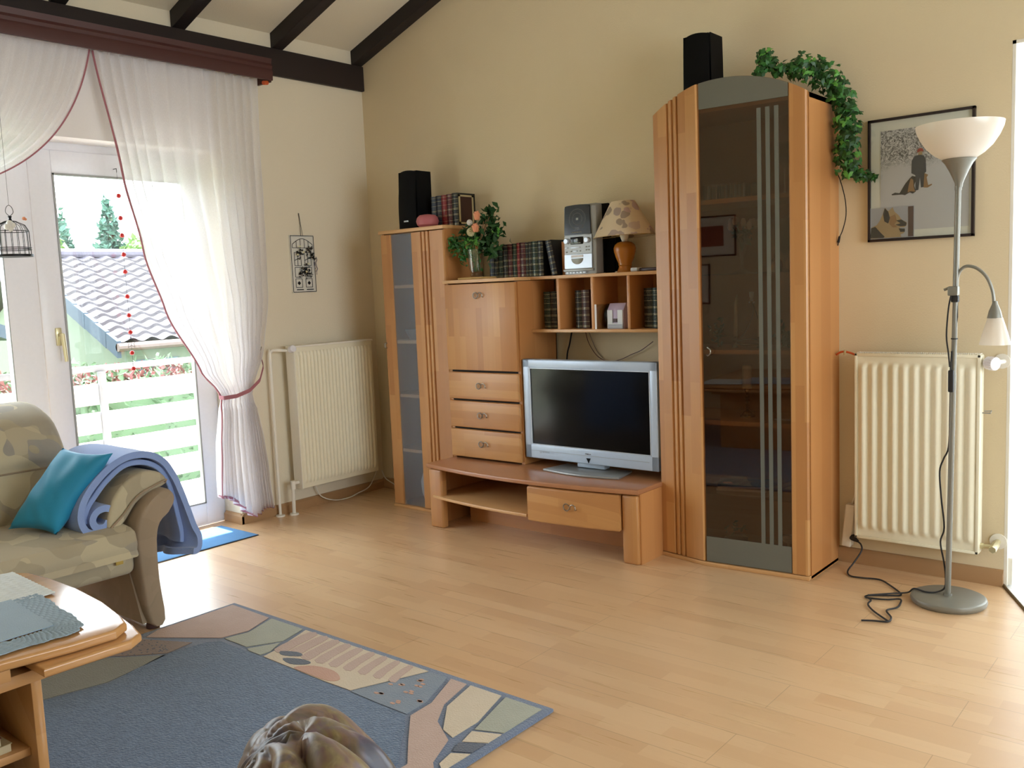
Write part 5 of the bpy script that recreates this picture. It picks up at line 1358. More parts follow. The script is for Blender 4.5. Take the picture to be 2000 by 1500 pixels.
# ================================================================== FRAMED PICTURE
pf = thing('picture_frame', 'black framed snowy photo print with dogs above the right radiator', 'picture', (3.40, -.01, 1.68))
px0, px1, pz0, pz1 = 3.193, 3.609, 1.428, 1.937
b = MB()
for a in ((px0, px1, pz1 - .011, pz1), (px0, px1, pz0, pz0 + .011)): b.box(a[0], a[1], -.022, -.001, a[2], a[3], .001)
for a in ((px0, px0 + .011), (px1 - .011, px1)): b.box(a[0], a[1], -.022, -.001, pz0, pz1, .001)
b.build('frame', 'frame_dark', pf)
b = MB(); b.box(px0 + .009, px1 - .009, -.012, -.002, pz0 + .009, pz1 - .009); b.build('mat_board', 'mat_board', pf)
b = MB(); 
PX0, PX1, PZ0, PZ1 = 3.244, 3.588, 1.470, 1.886
o_ = MB(); o_.box(PX0, PX1, -.0135, -.0115, PZ0, PZ1)
pho = o_.build('snow_print', 'snow_photo', pf)
# snow_photo material runs over object height, the parent sits at z 1.68
def flat(name, pts, mat, y=-.0142, parent=pho):
    b = MB(); b.poly([(p[0], y, p[1]) for p in pts], (0, .0006, 0)); return b.build(name, mat, parent)
def px(X, Y):  # position on the print in the wall plane (metres from its top left corner)
    return (PX0 + X, PZ1 - Y)
def pp(l, sx=1, ox=0, oy=0): return [px(ox + a * sx, oy + c) for a, c in l]
flat('man_coat', pp([(.125, .135), (.135, .118), (.155, .112), (.172, .118), (.180, .135), (.182, .185), (.176, .190), (.178, .245), (.162, .247), (.158, .205), (.152, .255), (.140, .258), (.140, .195), (.124, .185)]), 'man_coat')
flat('man_face', pp([(.150, .100), (.166, .100), (.167, .114), (.152, .114)]), 'dog_cream', -.0148)
flat('man_hat', pp([(.146, .104), (.148, .092), (.157, .086), (.168, .090), (.171, .102), (.160, .100)]), 'man_hat', -.0152)
flat('left_dog', pp([(.045, .264), (.060, .258), (.078, .262), (.100, .226), (.118, .205), (.128, .196), (.140, .200), (.142, .215), (.136, .235), (.142, .262), (.130, .268), (.118, .262), (.100, .272), (.085, .268), (.070, .268), (.048, .268)]), 'dog_dark', -.0150)
flat('left_dog_chest', pp([(.122, .205), (.132, .212), (.134, .240), (.140, .262), (.122, .258), (.110, .262), (.114, .235)]), 'dog_tan', -.0154)
flat('right_dog', pp([(.176, .190), (.190, .198), (.184, .208), (.190, .240), (.204, .236), (.206, .240), (.188, .250), (.172, .248)]), 'dog_tan', -.0150)
# small portrait of a shepherd dog tucked into the lower left corner
ins = MB(); ins.box(3.203, 3.380, -.0165, -.0140, 1.440, 1.569); ins = ins.build('dog_portrait', 'wall_print', pf)
def ip(l): return [(3.203 + .177 * a, 1.569 - .129 * c) for a, c in l]
flat('portrait_border', ip([(-.012, -.02), (.012, -.02), (.012, 1.02), (-.012, 1.02)]), 'paper_white', -.0175, ins)
flat('door_edge', ip([(.87, .02), (.99, .02), (.99, .98), (.87, .98)]), 'door_brown', -.0172, ins)
flat('dog_body', ip([(.0, .98), (.02, .62), (.15, .55), (.22, .42), (.30, .18), (.34, .0), (.42, .12), (.52, .0), (.56, .15), (.66, .28), (.72, .42), (.84, .52), (.84, .62), (.78, .68), (.68, .66), (.74, .80), (.80, .78), (.78, .86), (.70, .90), (.72, .98)]), 'dog_cream', -.0176, ins)
flat('dog_ear', ip([(.30, .20), (.34, .02), (.42, .14), (.46, .34), (.42, .52), (.33, .44)]), 'dog_dark', -.0182, ins)
flat('dog_saddle', ip([(.0, .96), (.02, .64), (.12, .60), (.24, .80), (.34, .94), (.30, .98)]), 'dog_dark', -.0182, ins)
flat('dog_muzzle', ip([(.60, .44), (.72, .42), (.84, .54), (.82, .64), (.70, .64), (.58, .58), (.70, .54)]), 'dog_dark', -.0182, ins)
flat('dog_cheek', ip([(.46, .30), (.58, .24), (.62, .46), (.56, .56), (.64, .66), (.52, .66), (.44, .52)]), 'dog_tan', -.0180, ins)
flat('dog_jaw', ip([(.66, .70), (.80, .72), (.80, .82), (.70, .82)]), 'dog_dark', -.0182, ins)
b = MB(); b.box(px0 + .0095, px1 - .0095, -.0195, -.0190, pz0 + .0095, pz1 - .0095); b.build('glass', 'pane', pf)

# ================================================================== SOFA
so = thing('sofa', 'beige and grey patterned fabric sofa with rolled arm, at the left edge', 'sofa', (.7, -3.2, 0))
def soft_prism(b, prof, a0, a1, axis, bev=.03, seg=4): b.prism(prof, a0, a1, axis, bev, seg)
def smooth_closed(P, k=4):
    n = len(P); Q_ = []
    for i in range(n):
        p0, p1, p2, p3 = (Vector(P[(i + j - 1) % n]) for j in range(4))
        for j in range(k):
            u = j / k; Q_.append(tuple(0.5 * ((2 * p1) + (p2 - p0) * u + (2 * p0 - 5 * p1 + 4 * p2 - p3) * u * u + (3 * p1 - p0 - 3 * p2 + p3) * u ** 3)))
    return Q_
b = MB(); b.box(.35, 1.115, -4.35, -2.315, .235, .335, .03, 4); b.build('base', 'sofa_fabric', so)
b = MB(); soft_prism(b, smooth_closed([(.55, .31), (1.10, .305), (1.142, .335), (1.142, .385), (1.10, .425), (.85, .440), (.60, .44)], 3), -4.35, -2.312, 'y', .02); b.build('seat_cushion', 'sofa_fabric', so)
b = MB(); soft_prism(b, smooth_closed([(.10, .20), (.55, .25), (.72, .42), (.70, .55), (.66, .62), (.655, .65), (.66, .70), (.58, .82), (.46, .875), (.34, .89), (.22, .87), (.14, .75)], 3), -4.35, -2.335, 'y', .05, 5); b.build('backrest', 'sofa_fabric', so)
b = MB(); b.tube([(.655, -4.3, .638), (.655, -2.40, .636)], .004, 6); b.build('backrest_seam', 'sofa_plain', so)
armp = [(-2.300, .03), (-2.312, .20), (-2.316, .36), (-2.300, .44), (-2.262, .50), (-2.215, .535), (-2.168, .548), (-2.135, .532), (-2.128, .50), (-2.155, .462), (-2.205, .430), (-2.232, .36), (-2.242, .20), (-2.236, .03)]
b = MB()
t_ = bmesh.new(); ap = smooth_closed(armp, 3); rings = []
for k, (x, sc, dx_) in enumerate([(.18, 1, 0), (1.06, 1, 0), (1.095, .98, 0), (1.115, .93, 0), (1.123, .82, 0)]):
    cy_ = sum(p[0] for p in ap) / len(ap)
    rings.append([t_.verts.new((x + (.035 * (1 - p[1] / .55) if k else 0), -2.24 + (p[0] + 2.24) * (sc if p[1] < .4 else sc), .03 + (p[1] - .03) * (1 - (1 - sc) * .12))) for p in ap])
for a_, c_ in zip(rings[:-1], rings[1:]):
    for i in range(len(ap)): t_.faces.new((a_[i], a_[(i + 1) % len(ap)], c_[(i + 1) % len(ap)], c_[i]))
t_.faces.new(rings[0]); t_.faces.new(rings[-1]); bmesh.ops.recalc_face_normals(t_, faces=t_.faces); b._merge(t_)
b.build('armrest', 'sofa_plain', so, 50)
b = MB(); b.lathe([(0, .0), (.026, .002), (.026, .014), (.020, .030), (0, .03)], 20, 1.12, -2.272); b.build('foot', 'door_brown', so)
b = MB(); b.lathe([(0, .0), (.026, .002), (.026, .014), (.020, .030), (0, .03)], 20, .25, -2.272); b.build('foot', 'door_brown', so)
b = MB()
padp = smooth_closed([(-2.395, .425), (-2.365, .53), (-2.30, .600), (-2.22, .625), (-2.155, .605), (-2.130, .565), (-2.165, .545), (-2.215, .532), (-2.27, .500), (-2.315, .445), (-2.35, .42)], 3)
b.prism(padp, .22, 1.07, 'x', .015, 4); b.build('arm_pad', 'sofa_fabric', so)
b = MB(); pe = smooth_closed([(-2.38, .428), (-2.345, .475), (-2.29, .53), (-2.22, .563), (-2.15, .572), (-2.20, .548), (-2.26, .51), (-2.315, .45), (-2.35, .425)], 3)
b.tube([(1.075, p[0], p[1]) for p in smooth_closed([(-2.375, .43), (-2.33, .47), (-2.27, .528), (-2.20, .558), (-2.145, .565)], 4)[:17]], .005, 6); b.build('pad_piping', 'sofa_plain', so)
b = MB(); b.box(1.128, 1.132, -2.405, -2.375, .292, .325, .001); b.build('fabric_tag', 'tag_gold', so)
b = MB(); b.prism([(.30, .235), (1.05, .235), (1.13, .03), (.30, .03)], -2.318, -2.300, 'y'); b.build('arm_panel', 'sofa_plain', so)

def soften(o, w):
    m_ = o.modifiers.new('soft_edge', 'BEVEL'); m_.width = w; m_.segments = 4; m_.limit_method = 'ANGLE'; m_.angle_limit = math.radians(55)
    return o
# throw over the arm, folded and rolled at its inner end
th = thing('throw_blanket', 'pale blue fleece blanket folded and draped over the sofa arm', 'blanket', (.9, -2.25, .45))
cl_ = [(-2.395, .462), (-2.405, .448), (-2.425, .450), (-2.432, .470), (-2.415, .490), (-2.385, .492), (-2.362, .468), (-2.375, .440), (-2.41, .4285), (-2.46, .436), (-2.478, .48), (-2.462, .54), (-2.415, .60), (-2.35, .652), (-2.28, .678), (-2.20, .672), (-2.14, .635), (-2.108, .575), (-2.092, .50), (-2.080, .42), (-2.070, .345), (-2.062, .30), (-2.075, .262), (-2.10, .262)]
def cat(P, k):
    Q_ = []
    for i in range(len(P) - 1):
        p0, p1, p2, p3 = (Vector(P[max(0, min(len(P) - 1, i + j - 1))]) for j in range(4))
        for j in range(k):
            u = j / k; Q_.append(0.5 * ((2 * p1) + (p2 - p0) * u + (2 * p0 - 5 * p1 + 4 * p2 - p3) * u * u + (3 * p1 - p0 - 3 * p2 + p3) * u ** 3))
    Q_.append(Vector(P[-1])); return Q_
C2 = cat(cl_, 4)
def thf(u, v):
    i = u * (len(C2) - 1); k = min(int(i), len(C2) - 2); p = C2[k].lerp(C2[k + 1], i - k)
    w = noise.noise((u * 6, v * 3, 1)) * .006 * (1 if u > .3 else .2)
    hang = max(0, (u - .72) / .28)
    x = .66 + .40 * v + .03 * hang * math.sin(v * 7 + 1) - .02 * (1 - hang) * (1 - v) + .05 * hang * v
    return (x, p.x + w + .022 * hang * math.sin(v * 14), p.y + w - .02 * hang * math.sin(v * 5))
b = MB(); b.grid(thf, 110, 24, .027); soften(b.build('outer_layer', 'throw_blue', th, 70), .011)
I2 = cat([(-2.452, .455), (-2.445, .505), (-2.405, .555), (-2.36, .600), (-2.29, .645), (-2.215, .645), (-2.155, .612), (-2.125, .555), (-2.110, .49), (-2.100, .42), (-2.090, .34), (-2.095, .30)], 5)
def thg(u, v):
    i = u * (len(I2) - 1); k = min(int(i), len(I2) - 2); p = I2[k].lerp(I2[k + 1], i - k); hang = max(0, (u - .5) * 2)
    return (.66 + .38 * v + .03 * hang * v, p.x + .012 * hang * math.sin(v * 12 + .5), p.y)
b = MB(); b.grid(thg, 50, 20, .022); soften(b.build('inner_layer', 'throw_blue', th, 70), .009)

cu_ = thing('cushion', 'turquoise blue square cushion leaning on the sofa back beside the throw', 'cushion', (.8, -2.45, .45))
def pillow(b, p00, p10, p11, p01, th_, n=22):
    p00, p10, p11, p01 = map(Vector, (p00, p10, p11, p01)); N = ((p10 - p00).cross(p01 - p00)).normalized()
    for sgn in (1, -1):
        def f(u, v):
            a, c = 2 * u - 1, 2 * v - 1
            pin = .045
            uu = .5 + a * .5 * (1 - pin * 2 * (1 - c * c) * abs(a)); vv = .5 + c * .5 * (1 - pin * 2 * (1 - a * a) * abs(c))
            p = p00 * (1 - uu) * (1 - vv) + p10 * uu * (1 - vv) + p11 * uu * vv + p01 * (1 - uu) * vv
            h = max(0, (1 - a ** 2) * (1 - c ** 2)) ** .42
            wr = noise.noise((u * 3.2 + 5, v * 7 + u * 4, sgn)) * .010 * h
            return p + N * sgn * (h * th_ + wr)
        b.grid(f, n, n)
    return b
b = MB(); pillow(b, (.83, -2.665, .455), (1.01, -2.565, .435), (1.085, -2.355, .722), (.835, -2.435, .735), .065); 
bmesh.ops.remove_doubles(b.bm, verts=b.bm.verts, dist=.0008); bmesh.ops.recalc_face_normals(b.bm, faces=b.bm.faces)
b.build('cushion_cover', 'cushion_blue', cu_, 80)

# ================================================================== RUG, DOOR MAT
rg = thing('rug', 'large blue rug with a patchwork border of beige, pink and sage shapes', 'rug', (2.0, -3.2, 0))
RX0, RX1, RY0, RY1 = 1.180, 2.885, -4.6, -1.935
b = MB(); b.box(RX0, RX1, RY0, RY1, 0.001, .013, .005, 2); b.build('border', 'rug_border', rg)
def patch(name, pts, mat, z=.0138, h=.002, parent=rg):
    b = MB(); b.poly([(p[0], p[1], z) for p in pts], (0, 0, h)); return b.build(name, mat, parent)
def sm(P, k=3): return smooth_closed(P, k)
cf = patch('centre_field', [(1.485, -2.262), (1.515, -2.222), (1.78, -2.219), (2.27, -2.226), (2.44, -2.232), (2.54, -2.235), (2.60, -2.29), (2.655, -2.36), (2.73, -2.44), (2.735, -2.62), (2.70, -2.80), (2.71, -3.2), (2.66, -3.6), (2.64, -4.58), (1.46, -4.58), (1.45, -3.4), (1.48, -2.85), (1.53, -2.66), (1.46, -2.42)], 'rug_blue', .0136, .0022)
P_ = [('pink_patch', [(1.205, -1.960), (1.467, -1.965), (1.519, -2.096), (1.494, -2.198), (1.36, -2.285), (1.237, -2.364), (1.205, -2.299)], 'rug_pink'),
      ('sage_patch', [(1.486, -1.965), (1.688, -1.965), (1.722, -2.084), (1.654, -2.196), (1.512, -2.196), (1.535, -2.105)], 'rug_sage'),
      ('sage_patch', [(1.728, -2.100), (1.765, -2.17), (1.762, -2.212), (1.69, -2.212), (1.672, -2.205)], 'rug_sage'),
      ('ribbed_ground', [(1.706, -1.965), (2.373, -1.965), (2.264, -2.216), (2.131, -2.220), (1.93, -2.216), (1.785, -2.214), (1.775, -2.161)], 'rug_cream'),
      ('steel_patch', [(2.384, -1.965), (2.462, -1.965), (2.530, -2.128), (2.540, -2.226), (2.419, -2.226), (2.272, -2.221)], 'rug_steel'),
      ('beige_patch', [(2.479, -1.965), (2.549, -1.965), (2.588, -2.111), (2.650, -2.205), (2.755, -2.268), (2.805, -2.381), (2.86, -2.43), (2.86, -2.75), (2.75, -2.80), (2.755, -2.43), (2.658, -2.333), (2.556, -2.226), (2.549, -2.128)], 'rug_pink'),
      ('cream_patch', [(2.567, -1.965), (2.698, -1.965), (2.752, -2.138), (2.755, -2.250), (2.700, -2.232), (2.606, -2.117)], 'rug_cream'),
      ('sage_patch', [(2.716, -1.965), (2.860, -1.965), (2.860, -2.145), (2.776, -2.178)], 'rug_sage'),
      ('white_patch', [(2.776, -2.190), (2.860, -2.155), (2.860, -2.215), (2.794, -2.252)], 'rug_cream'),
      ('dark_patch', [(2.790, -2.262), (2.860, -2.224), (2.860, -2.283), (2.808, -2.308)], 'rug_dark'),
      ('white_patch', [(2.812, -2.318), (2.860, -2.290), (2.860, -2.40), (2.825, -2.377)], 'rug_cream'),
      ('brown_dotted_patch', [(1.245, -2.383), (1.440, -2.290), (1.455, -2.40), (1.35, -2.50), (1.235, -2.585)], 'rug_brown'),
      ('olive_patch', [(1.249, -2.605), (1.470, -2.412), (1.516, -2.655), (1.470, -2.84), (1.43, -3.1), (1.205, -3.1), (1.205, -2.64)], 'rug_olive'),
      ('beige_patch', [(1.205, -3.12), (1.43, -3.12), (1.43, -3.7), (1.205, -3.7)], 'rug_beige'),
      ('orange_patch', [(2.72, -2.82), (2.86, -2.78), (2.86, -3.3), (2.72, -3.3)], 'rug_orange')]
pt = {}
for n_, p_, m_ in P_: pt.setdefault(n_, []).append(patch(n_, p_, m_))
gr_ = pt['ribbed_ground'][0]
for k in range(9):
    x = 1.735 + k * .068; w = .052 - .003 * k; l = .185 - .008 * k
    q = [(x + .004, -1.972), (x + w, -1.972), (x + w + .02, -1.972 - l * .6), (x + w * .8 + .045, -1.972 - l), (x + .03, -1.972 - l * .98), (x + .012, -1.972 - l * .5)]
    if x < 2.33: patch('rib', sm(q, 2), 'rug_pink', .0152, .0016, gr_)
patch('blue_leaf', sm([(1.80, -2.150), (1.86, -2.120), (1.90, -2.128), (1.88, -2.150), (1.83, -2.168)]), 'rug_dark', .0152, .0018, gr_)
patch('blue_leaf', sm([(1.86, -2.185), (1.92, -2.152), (1.975, -2.150), (1.97, -2.175), (1.92, -2.200)]), 'rug_dark', .0152, .0018, gr_)
patch('orange_leaf', sm([(1.96, -2.212), (2.01, -2.162), (2.10, -2.150), (2.17, -2.180), (2.15, -2.212), (2.05, -2.216)]), 'rug_orange', .0152, .0018, gr_)
rnd = random.Random(2)
for k, (x, y) in enumerate([(2.36, -2.10), (2.40, -2.03), (2.43, -2.12), (2.37, -2.17), (2.46, -2.19), (2.43, -2.06), (2.50, -2.15)]):
    b = MB()
    for j in range(3):
        xx, yy = x + rnd.uniform(-.02, .02), y + rnd.uniform(-.012, .012)
        b.poly([(xx + .011 * math.cos(a * 1.05), yy + .006 * math.sin(a * 1.05), .0155) for a in range(6)], (0, 0, .0012))
    b.build('speckle', 'rug_orange', pt['steel_patch'][0])
b = MB()
for k in range(60):
    xx = rnd.uniform(1.26, 1.43); yy = -2.36 - rnd.random() * .16
    if yy < -2.33 and yy > -2.36 - (1.46 - xx) * .75 - .05: b.poly([(xx + .005 * math.cos(a * 1.05), yy + .003 * math.sin(a * 1.05), .0155) for a in range(6)], (0, 0, .0008))
b.build('dots', 'rug_dark', pt['brown_dotted_patch'][0])

dm = thing('door_mat', 'narrow bright blue mat lying along the balcony door', 'mat', (.12, -1.8, 0))
b = MB(); b.box(-.058, .296, -2.35, -1.205, .001, .007, .002); b.build('mat_surface', 'mat_blue', dm)
b = MB(); b.box(-.062, .300, -2.354, -1.201, .0005, .0045, .001); b.build('edging', 'cover_navy', dm)

# ================================================================== COFFEE TABLE
ct = thing('coffee_table', 'light wooden coffee table with boat-shaped top at the lower left', 'table', (2.0, -3.55, .013))
TZ = .52
def topo(grow, ysh=0):
    R1 = [(1.675 - grow, -3.02), (1.69 - grow * .7, -2.975 + grow), (1.733, -2.949 + grow), (1.851, -2.938 + grow), (2.003, -2.936 + grow), (2.182, -2.950 + grow), (2.32, -2.974 + grow), (2.385 + grow * .6, -2.992 + grow * .8), (2.418 + grow, -3.035), (2.412 + grow, -3.135), (2.385 + grow, -3.29), (2.355 + grow, -3.6), (2.36 + grow, -3.95), (2.37, -4.2), (1.68, -4.2), (1.665 - grow, -3.6)]
    return R1
b = MB(); b.prism(topo(0), TZ - .024, TZ, 'z', .007, 3); b.build('table_top', 'table_wood', ct)
b = MB(); b.prism([(1.70, -2.98), (1.84, -2.925), (2.0, -2.918), (2.19, -2.930), (2.34, -2.955), (2.420, -2.975), (2.448, -3.015), (2.445, -3.07), (2.440, -3.215), (2.34, -3.215), (1.75, -3.215)], TZ - .050, TZ - .0265, 'z', .007, 3); b.build('pull_out_leaf', 'table_wood', ct)
b = MB(); b.box(2.345, 2.375, -4.1, -3.26, TZ - .055, TZ - .0265, .002); b.build('side_rail', 'table_wood', ct)
b = MB(); b.box(1.76, 2.35, -4.1, -3.10, TZ - .085, TZ - .055, .002); b.build('apron', 'table_wood', ct)
b = MB(); b.box(1.80, 2.340, -3.208, -3.183, .0162, TZ - .085, .004); b.build('leg_panel', 'table_wood', ct)
b = MB(); b.box(1.80, 2.335, -4.1, -4.073, .0162, TZ - .085, .004); b.build('leg_panel', 'table_wood', ct)
b = MB(); b.box(1.80, 1.822, -4.073, -3.208, .0162, TZ - .085, .003); b.build('added_rear_panel', 'table_wood', ct)  # board added to block window light under the table
b = MB(); b.box(1.822, 2.305, -4.073, -3.208, .245, .265, .003); b.build('lower_shelf', 'table_wood', ct)
for k, (w, z, lb, mt) in enumerate(((.0, .2655, 'thick cream magazine at the bottom of the stack under the table', 'mag_cream'), (.012, .2865, 'brown magazine in the middle of the stack under the table', 'mag_red'), (.03, .3075, 'dark magazine on top of the stack under the table', 'mag_dark'))):
    v = thing('magazine', lb, 'magazine', (2.18, -3.40, z), 'magazines on the table shelf')
    MT2 = rotz(math.radians(3 - 5 * k), (2.18, -3.40, 0))
    b = MB(); b.box(2.08, 2.295 - w, -3.56, -3.250 - w, z, z + .019, .001, mat=MT2); b.build('page_block', 'pages', v)
    b = MB(); b.box(2.078, 2.297 - w, -3.562, -3.248 - w, z + .019, z + .0205, mat=MT2); b.build('cover', mt, v)
# cloths on the table
dc = thing('woven_placemat', 'white woven basket-weave placemat on the coffee table', 'placemat', (1.8, -3.1, TZ))
b = MB(); M4 = [(1.700, -2.984), (2.009, -2.999), (2.015, -3.30), (1.70, -3.30)]
def wv(u, v):
    x = 1.700 + .309 * u; y = -2.986 - .012 * u - .32 * v
    return (x, y, TZ + .004 + .0018 * (1 if (int(u * 26) + int(v * 14)) % 2 else -1) * abs(math.sin(u * 26 * PI)) ** .5 * abs(math.sin(v * 14 * PI)) ** .5)
b.grid(wv, 104, 56, .003); b.build('weave', 'cloth_white', dc)
dc2 = thing('lace_doily', 'grey-blue table cloth with crocheted lace edge on the coffee table', 'table cloth', (2.15, -3.2, TZ))
b = MB()
def dl_(u, v): return (1.98 + .30 * u, -3.10 - .02 * u - .34 * v, TZ + .009 + .0006 * math.sin(u * 9 + v * 4))
b.grid(dl_, 12, 12, .002); b.build('linen_centre', 'cloth_blue', dc2)
b = MB()
out_ = [(1.98, -3.035), (2.02, -3.033), (2.32, -3.066), (2.366, -3.105), (2.360, -3.20), (2.350, -3.50)]
inn_ = [(1.98, -3.11), (2.02, -3.10), (2.25, -3.125), (2.285, -3.15), (2.285, -3.22), (2.28, -3.50)]
def lc(u, v):
    i = u * (len(out_) - 1); k = min(int(i), len(out_) - 2); o = Vector(out_[k]).lerp(Vector(out_[k + 1]), i - k); n_ = Vector(inn_[k]).lerp(Vector(inn_[k + 1]), i - k)
    p = o.lerp(n_, v); e = .006 * (1 - v) * math.sin(u * 60)
    return (p.x + e * .4, p.y + e * .4, TZ + .0055 + .0022 * math.sin(u * 230) * math.sin(v * 30))
b.grid(lc, 260, 34, .002); b.build('lace_edge', 'cloth_blue', dc2)

# ================================================================== SATIN BLANKET IN THE FOREGROUND
sb = thing('bunched_blanket', 'shiny brown and olive printed blanket bunched up in the foreground', 'blanket', (3.2, -3.2, .015))
CXB, CYB, HB = 3.335, -3.175, .585
def heap(u, v):
    a = 2 * PI * u; vv = v ** .8
    rad = (1 - vv ** 6) ** .55 if vv < 1 else 0
    ax = Vector((.59, .81)); ay = Vector((-.81, .59))  # across / away from the camera
    ca, sa = math.cos(a), math.sin(a)
    fl = 1 + .35 * (1 - vv) ** 1.5
    lx, ly = rad * ca * .155 * fl, rad * sa * .27 * fl
    z = .016 + HB * (vv - .03 * rad * (1 + sa) * vv)
    wx = 1.6 * noise.noise((lx * 6 + 3, ly * 6, z * 3)); wy = 1.6 * noise.noise((lx * 6, ly * 6 + 9, z * 3 + 4))
    g_ = Vector((lx + .072, ly - .01)); ang = math.atan2(g_.y, g_.x); dist = g_.length
    q1 = abs(math.sin(4.5 * ang + 6 * dist + wx * 1.2)); q2 = abs(math.sin(17 * lx - 21 * ly + 11 * z + wy * 1.8)); q3 = abs(math.sin(38 * lx + 26 * ly + 4 * z + wx * 2))
    fold = .040 * (q1 ** .6 - .6) * min(1, dist * 8) + .010 * (q2 ** .5 - .6) + .004 * (q3 ** .7 - .6)
    k = 1 + fold / max(.10, math.hypot(lx, ly)) * (1 - .3 * vv)
    p = Vector((CXB, CYB)) + ax * lx * k + ay * ly * k
    return (p.x, p.y, max(.016, z + fold * vv))
b = MB(); b.grid(heap, 260, 150); b.build('satin_folds', 'satin_print', sb, 180)

# ================================================================== REFLECTED PICTURES ON THE FAR WALL
for k, (x, z, w, h, lb, m1, m2) in enumerate(((1.05, 1.72, .50, .40, 'upper framed picture behind the camera, seen reflected in the cabinet glass', 'mag_red', 'mag_cream'), (.78, 1.25, .50, .40, 'lower framed picture behind the camera, seen reflected in the cabinet glass', 'mag_dark', 'mag_cream'))):
    f_ = thing('wall_picture', lb, 'picture', (x, -5.39, z))
    b = MB()
    b.box(x - w / 2, x + w / 2, -5.40, -5.38, z + h / 2 - .014, z + h / 2); b.box(x - w / 2, x + w / 2, -5.40, -5.38, z - h / 2, z - h / 2 + .014)
    b.box(x - w / 2, x - w / 2 + .014, -5.40, -5.38, z - h / 2, z + h / 2); b.box(x + w / 2 - .014, x + w / 2, -5.40, -5.38, z - h / 2, z + h / 2)
    b.build('frame', 'frame_dark', f_)
    b = MB(); b.box(x - w / 2 + .01, x + w / 2 - .01, -5.398, -5.39, z - h / 2 + .01, z + h / 2 - .01); b.build('mat_board', 'mat_board', f_)
    b = MB(); b.box(x - w / 4, x + w / 4, -5.391, -5.388, z - h / 4, z + h / 4); b.build('print', m1, f_)

# ================================================================== OUTSIDE
b = MB(); b.box(-1.75, -.24, -6, 4, -.20, -.06); struct('balcony_floor', b, 'balcony_stone')
b = MB(); b.box(-1.10, -.35, -6, 4, 2.62, 2.72); struct('eaves', b, 'white_paint')
b = MB(); b.box(-70, -1.8, -40, 60, -1.3, -1.2); struct('ground', b, 'grass')
ra = thing('balcony_railing', 'balcony railing with grey top rail and post and wide white slats', 'railing', (-1.6, -1, -.06))
b = MB(); b.box(-1.62, -1.57, -6, 4, .845, .885, .003); b.build('top_rail', 'rail_grey', ra)
for y in (-4.85, -2.95, -1.10, .75, 2.6):
    b = MB(); b.box(-1.565, -1.545, y - .026, y + .026, -.06, .845, .002); po = b.build('post', 'rail_grey', ra)
    b = MB()
    for z in (.74, .66, .54, .46, .34, .26, .14, .06): b.tube([(-1.546, y, z), (-1.541, y, z)], .009, 10)
    b.build('bolts', 'slat_white', po)
for z in (.62, .425, .23, .035):
    b = MB(); b.box(-1.60, -1.568, -6, 4, z, z + .142, .003); b.build('slat', 'slat_white', ra)
# neighbour's house
hs = thing('neighbour_house', 'pale neighbouring house with tiled roof and slate verge beyond the balcony', 'house', (-10, 5, -1.2))
gz = .74; ry = 2.12; xg, xr_ = -7.95, -11.0; yv = 2.24
b = MB(); b.prism([(-8.25, -1.2), (-8.25, .66), (xr_, 1.98), (-13.8, .66), (-13.8, -1.2)], yv + .28, 11, 'y'); b.build('wall', 'house_plaster', hs)
b = MB(); NY, NX = 240, 15
def roof(u, v):
    x = xg + (xr_ - xg) * v; z = gz + (ry - gz) * v
    k = (v * NX) % 1.0
    y = yv + 8.5 * u
    return (x, y, z + .035 * (1 - k) + .026 * math.sin(2 * PI * y / .30))
b.grid(roof, NY, NX * 6)
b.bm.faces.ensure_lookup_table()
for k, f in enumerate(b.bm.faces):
    if k % (NX * 6) % 6 == 5: f.material_index = 1   # tile butt ends, shadow under each tile edge painted dark
b.build('tiled_roof', ['tile_roof', 'tile_edge_shadow'], hs, 60)
b = MB(); b.prism([(xr_, ry + .02), (-14.1, .76), (-14.1, .70), (xr_, ry - .05)], yv, yv + 8.5, 'y'); b.build('rear_roof', 'tile_roof', hs)
b = MB(); b.tube([(xr_, yv - .02, ry + .05), (xr_, yv + 8.5, ry + .05)], .08, 10); b.build('ridge', 'tile_roof', hs)
b = MB()
for k in range(10):
    v0, v1 = k / 10, (k + 1) / 10 + .01
    xa, za, xb, zb = xg + (xr_ - xg) * v0, gz + (ry - gz) * v0, xg + (xr_ - xg) * v1, gz + (ry - gz) * v1
    b.prism([(xa + .04, za + .03), (xb, zb + .03), (xb, zb - .19), (xa + .02, za - .21)], yv - .02 - .004 * (k % 2), yv + .04, 'y')
b.build('slate_verge', 'slate', hs)
b = MB(); b.tube([(xg + .05, yv - .02, gz - .06), (xg + .05, yv + 8.5, gz - .06)], .06, 10); b.box(-8.25, xg + .03, yv, 10.7, gz - .10, gz - .06); b.build('gutter', 'gutter', hs)
for (y0_, y1_) in ((2.62, 3.35),):
    b = MB(); b.box(-8.26, -8.22, y0_, y1_, .10, .46, .005); w_ = b.build('window', 'blue_white', hs)
    b = MB(); b.box(-8.22, -8.215, y0_ + .05, y1_ - .05, .14, .42); b.build('window_pane', 'slate', w_)
# house further left, only its eaves corner shows in the left window
h2 = thing('garden_shed', 'pale outbuilding with slate eaves at the far left of the window', 'shed', (-7, -.2, -1.2))
b = MB(); b.box(-10.5, -7.9, -1.7, .55, -1.2, 1.1); b.build('wall', 'house_plaster', h2)
b = MB(); b.prism([(-1.9, 2.15), (.80, 1.05), (.80, .88), (-1.9, 1.98)], -10.7, -7.8, 'x'); b.build('roof', 'slate', h2)
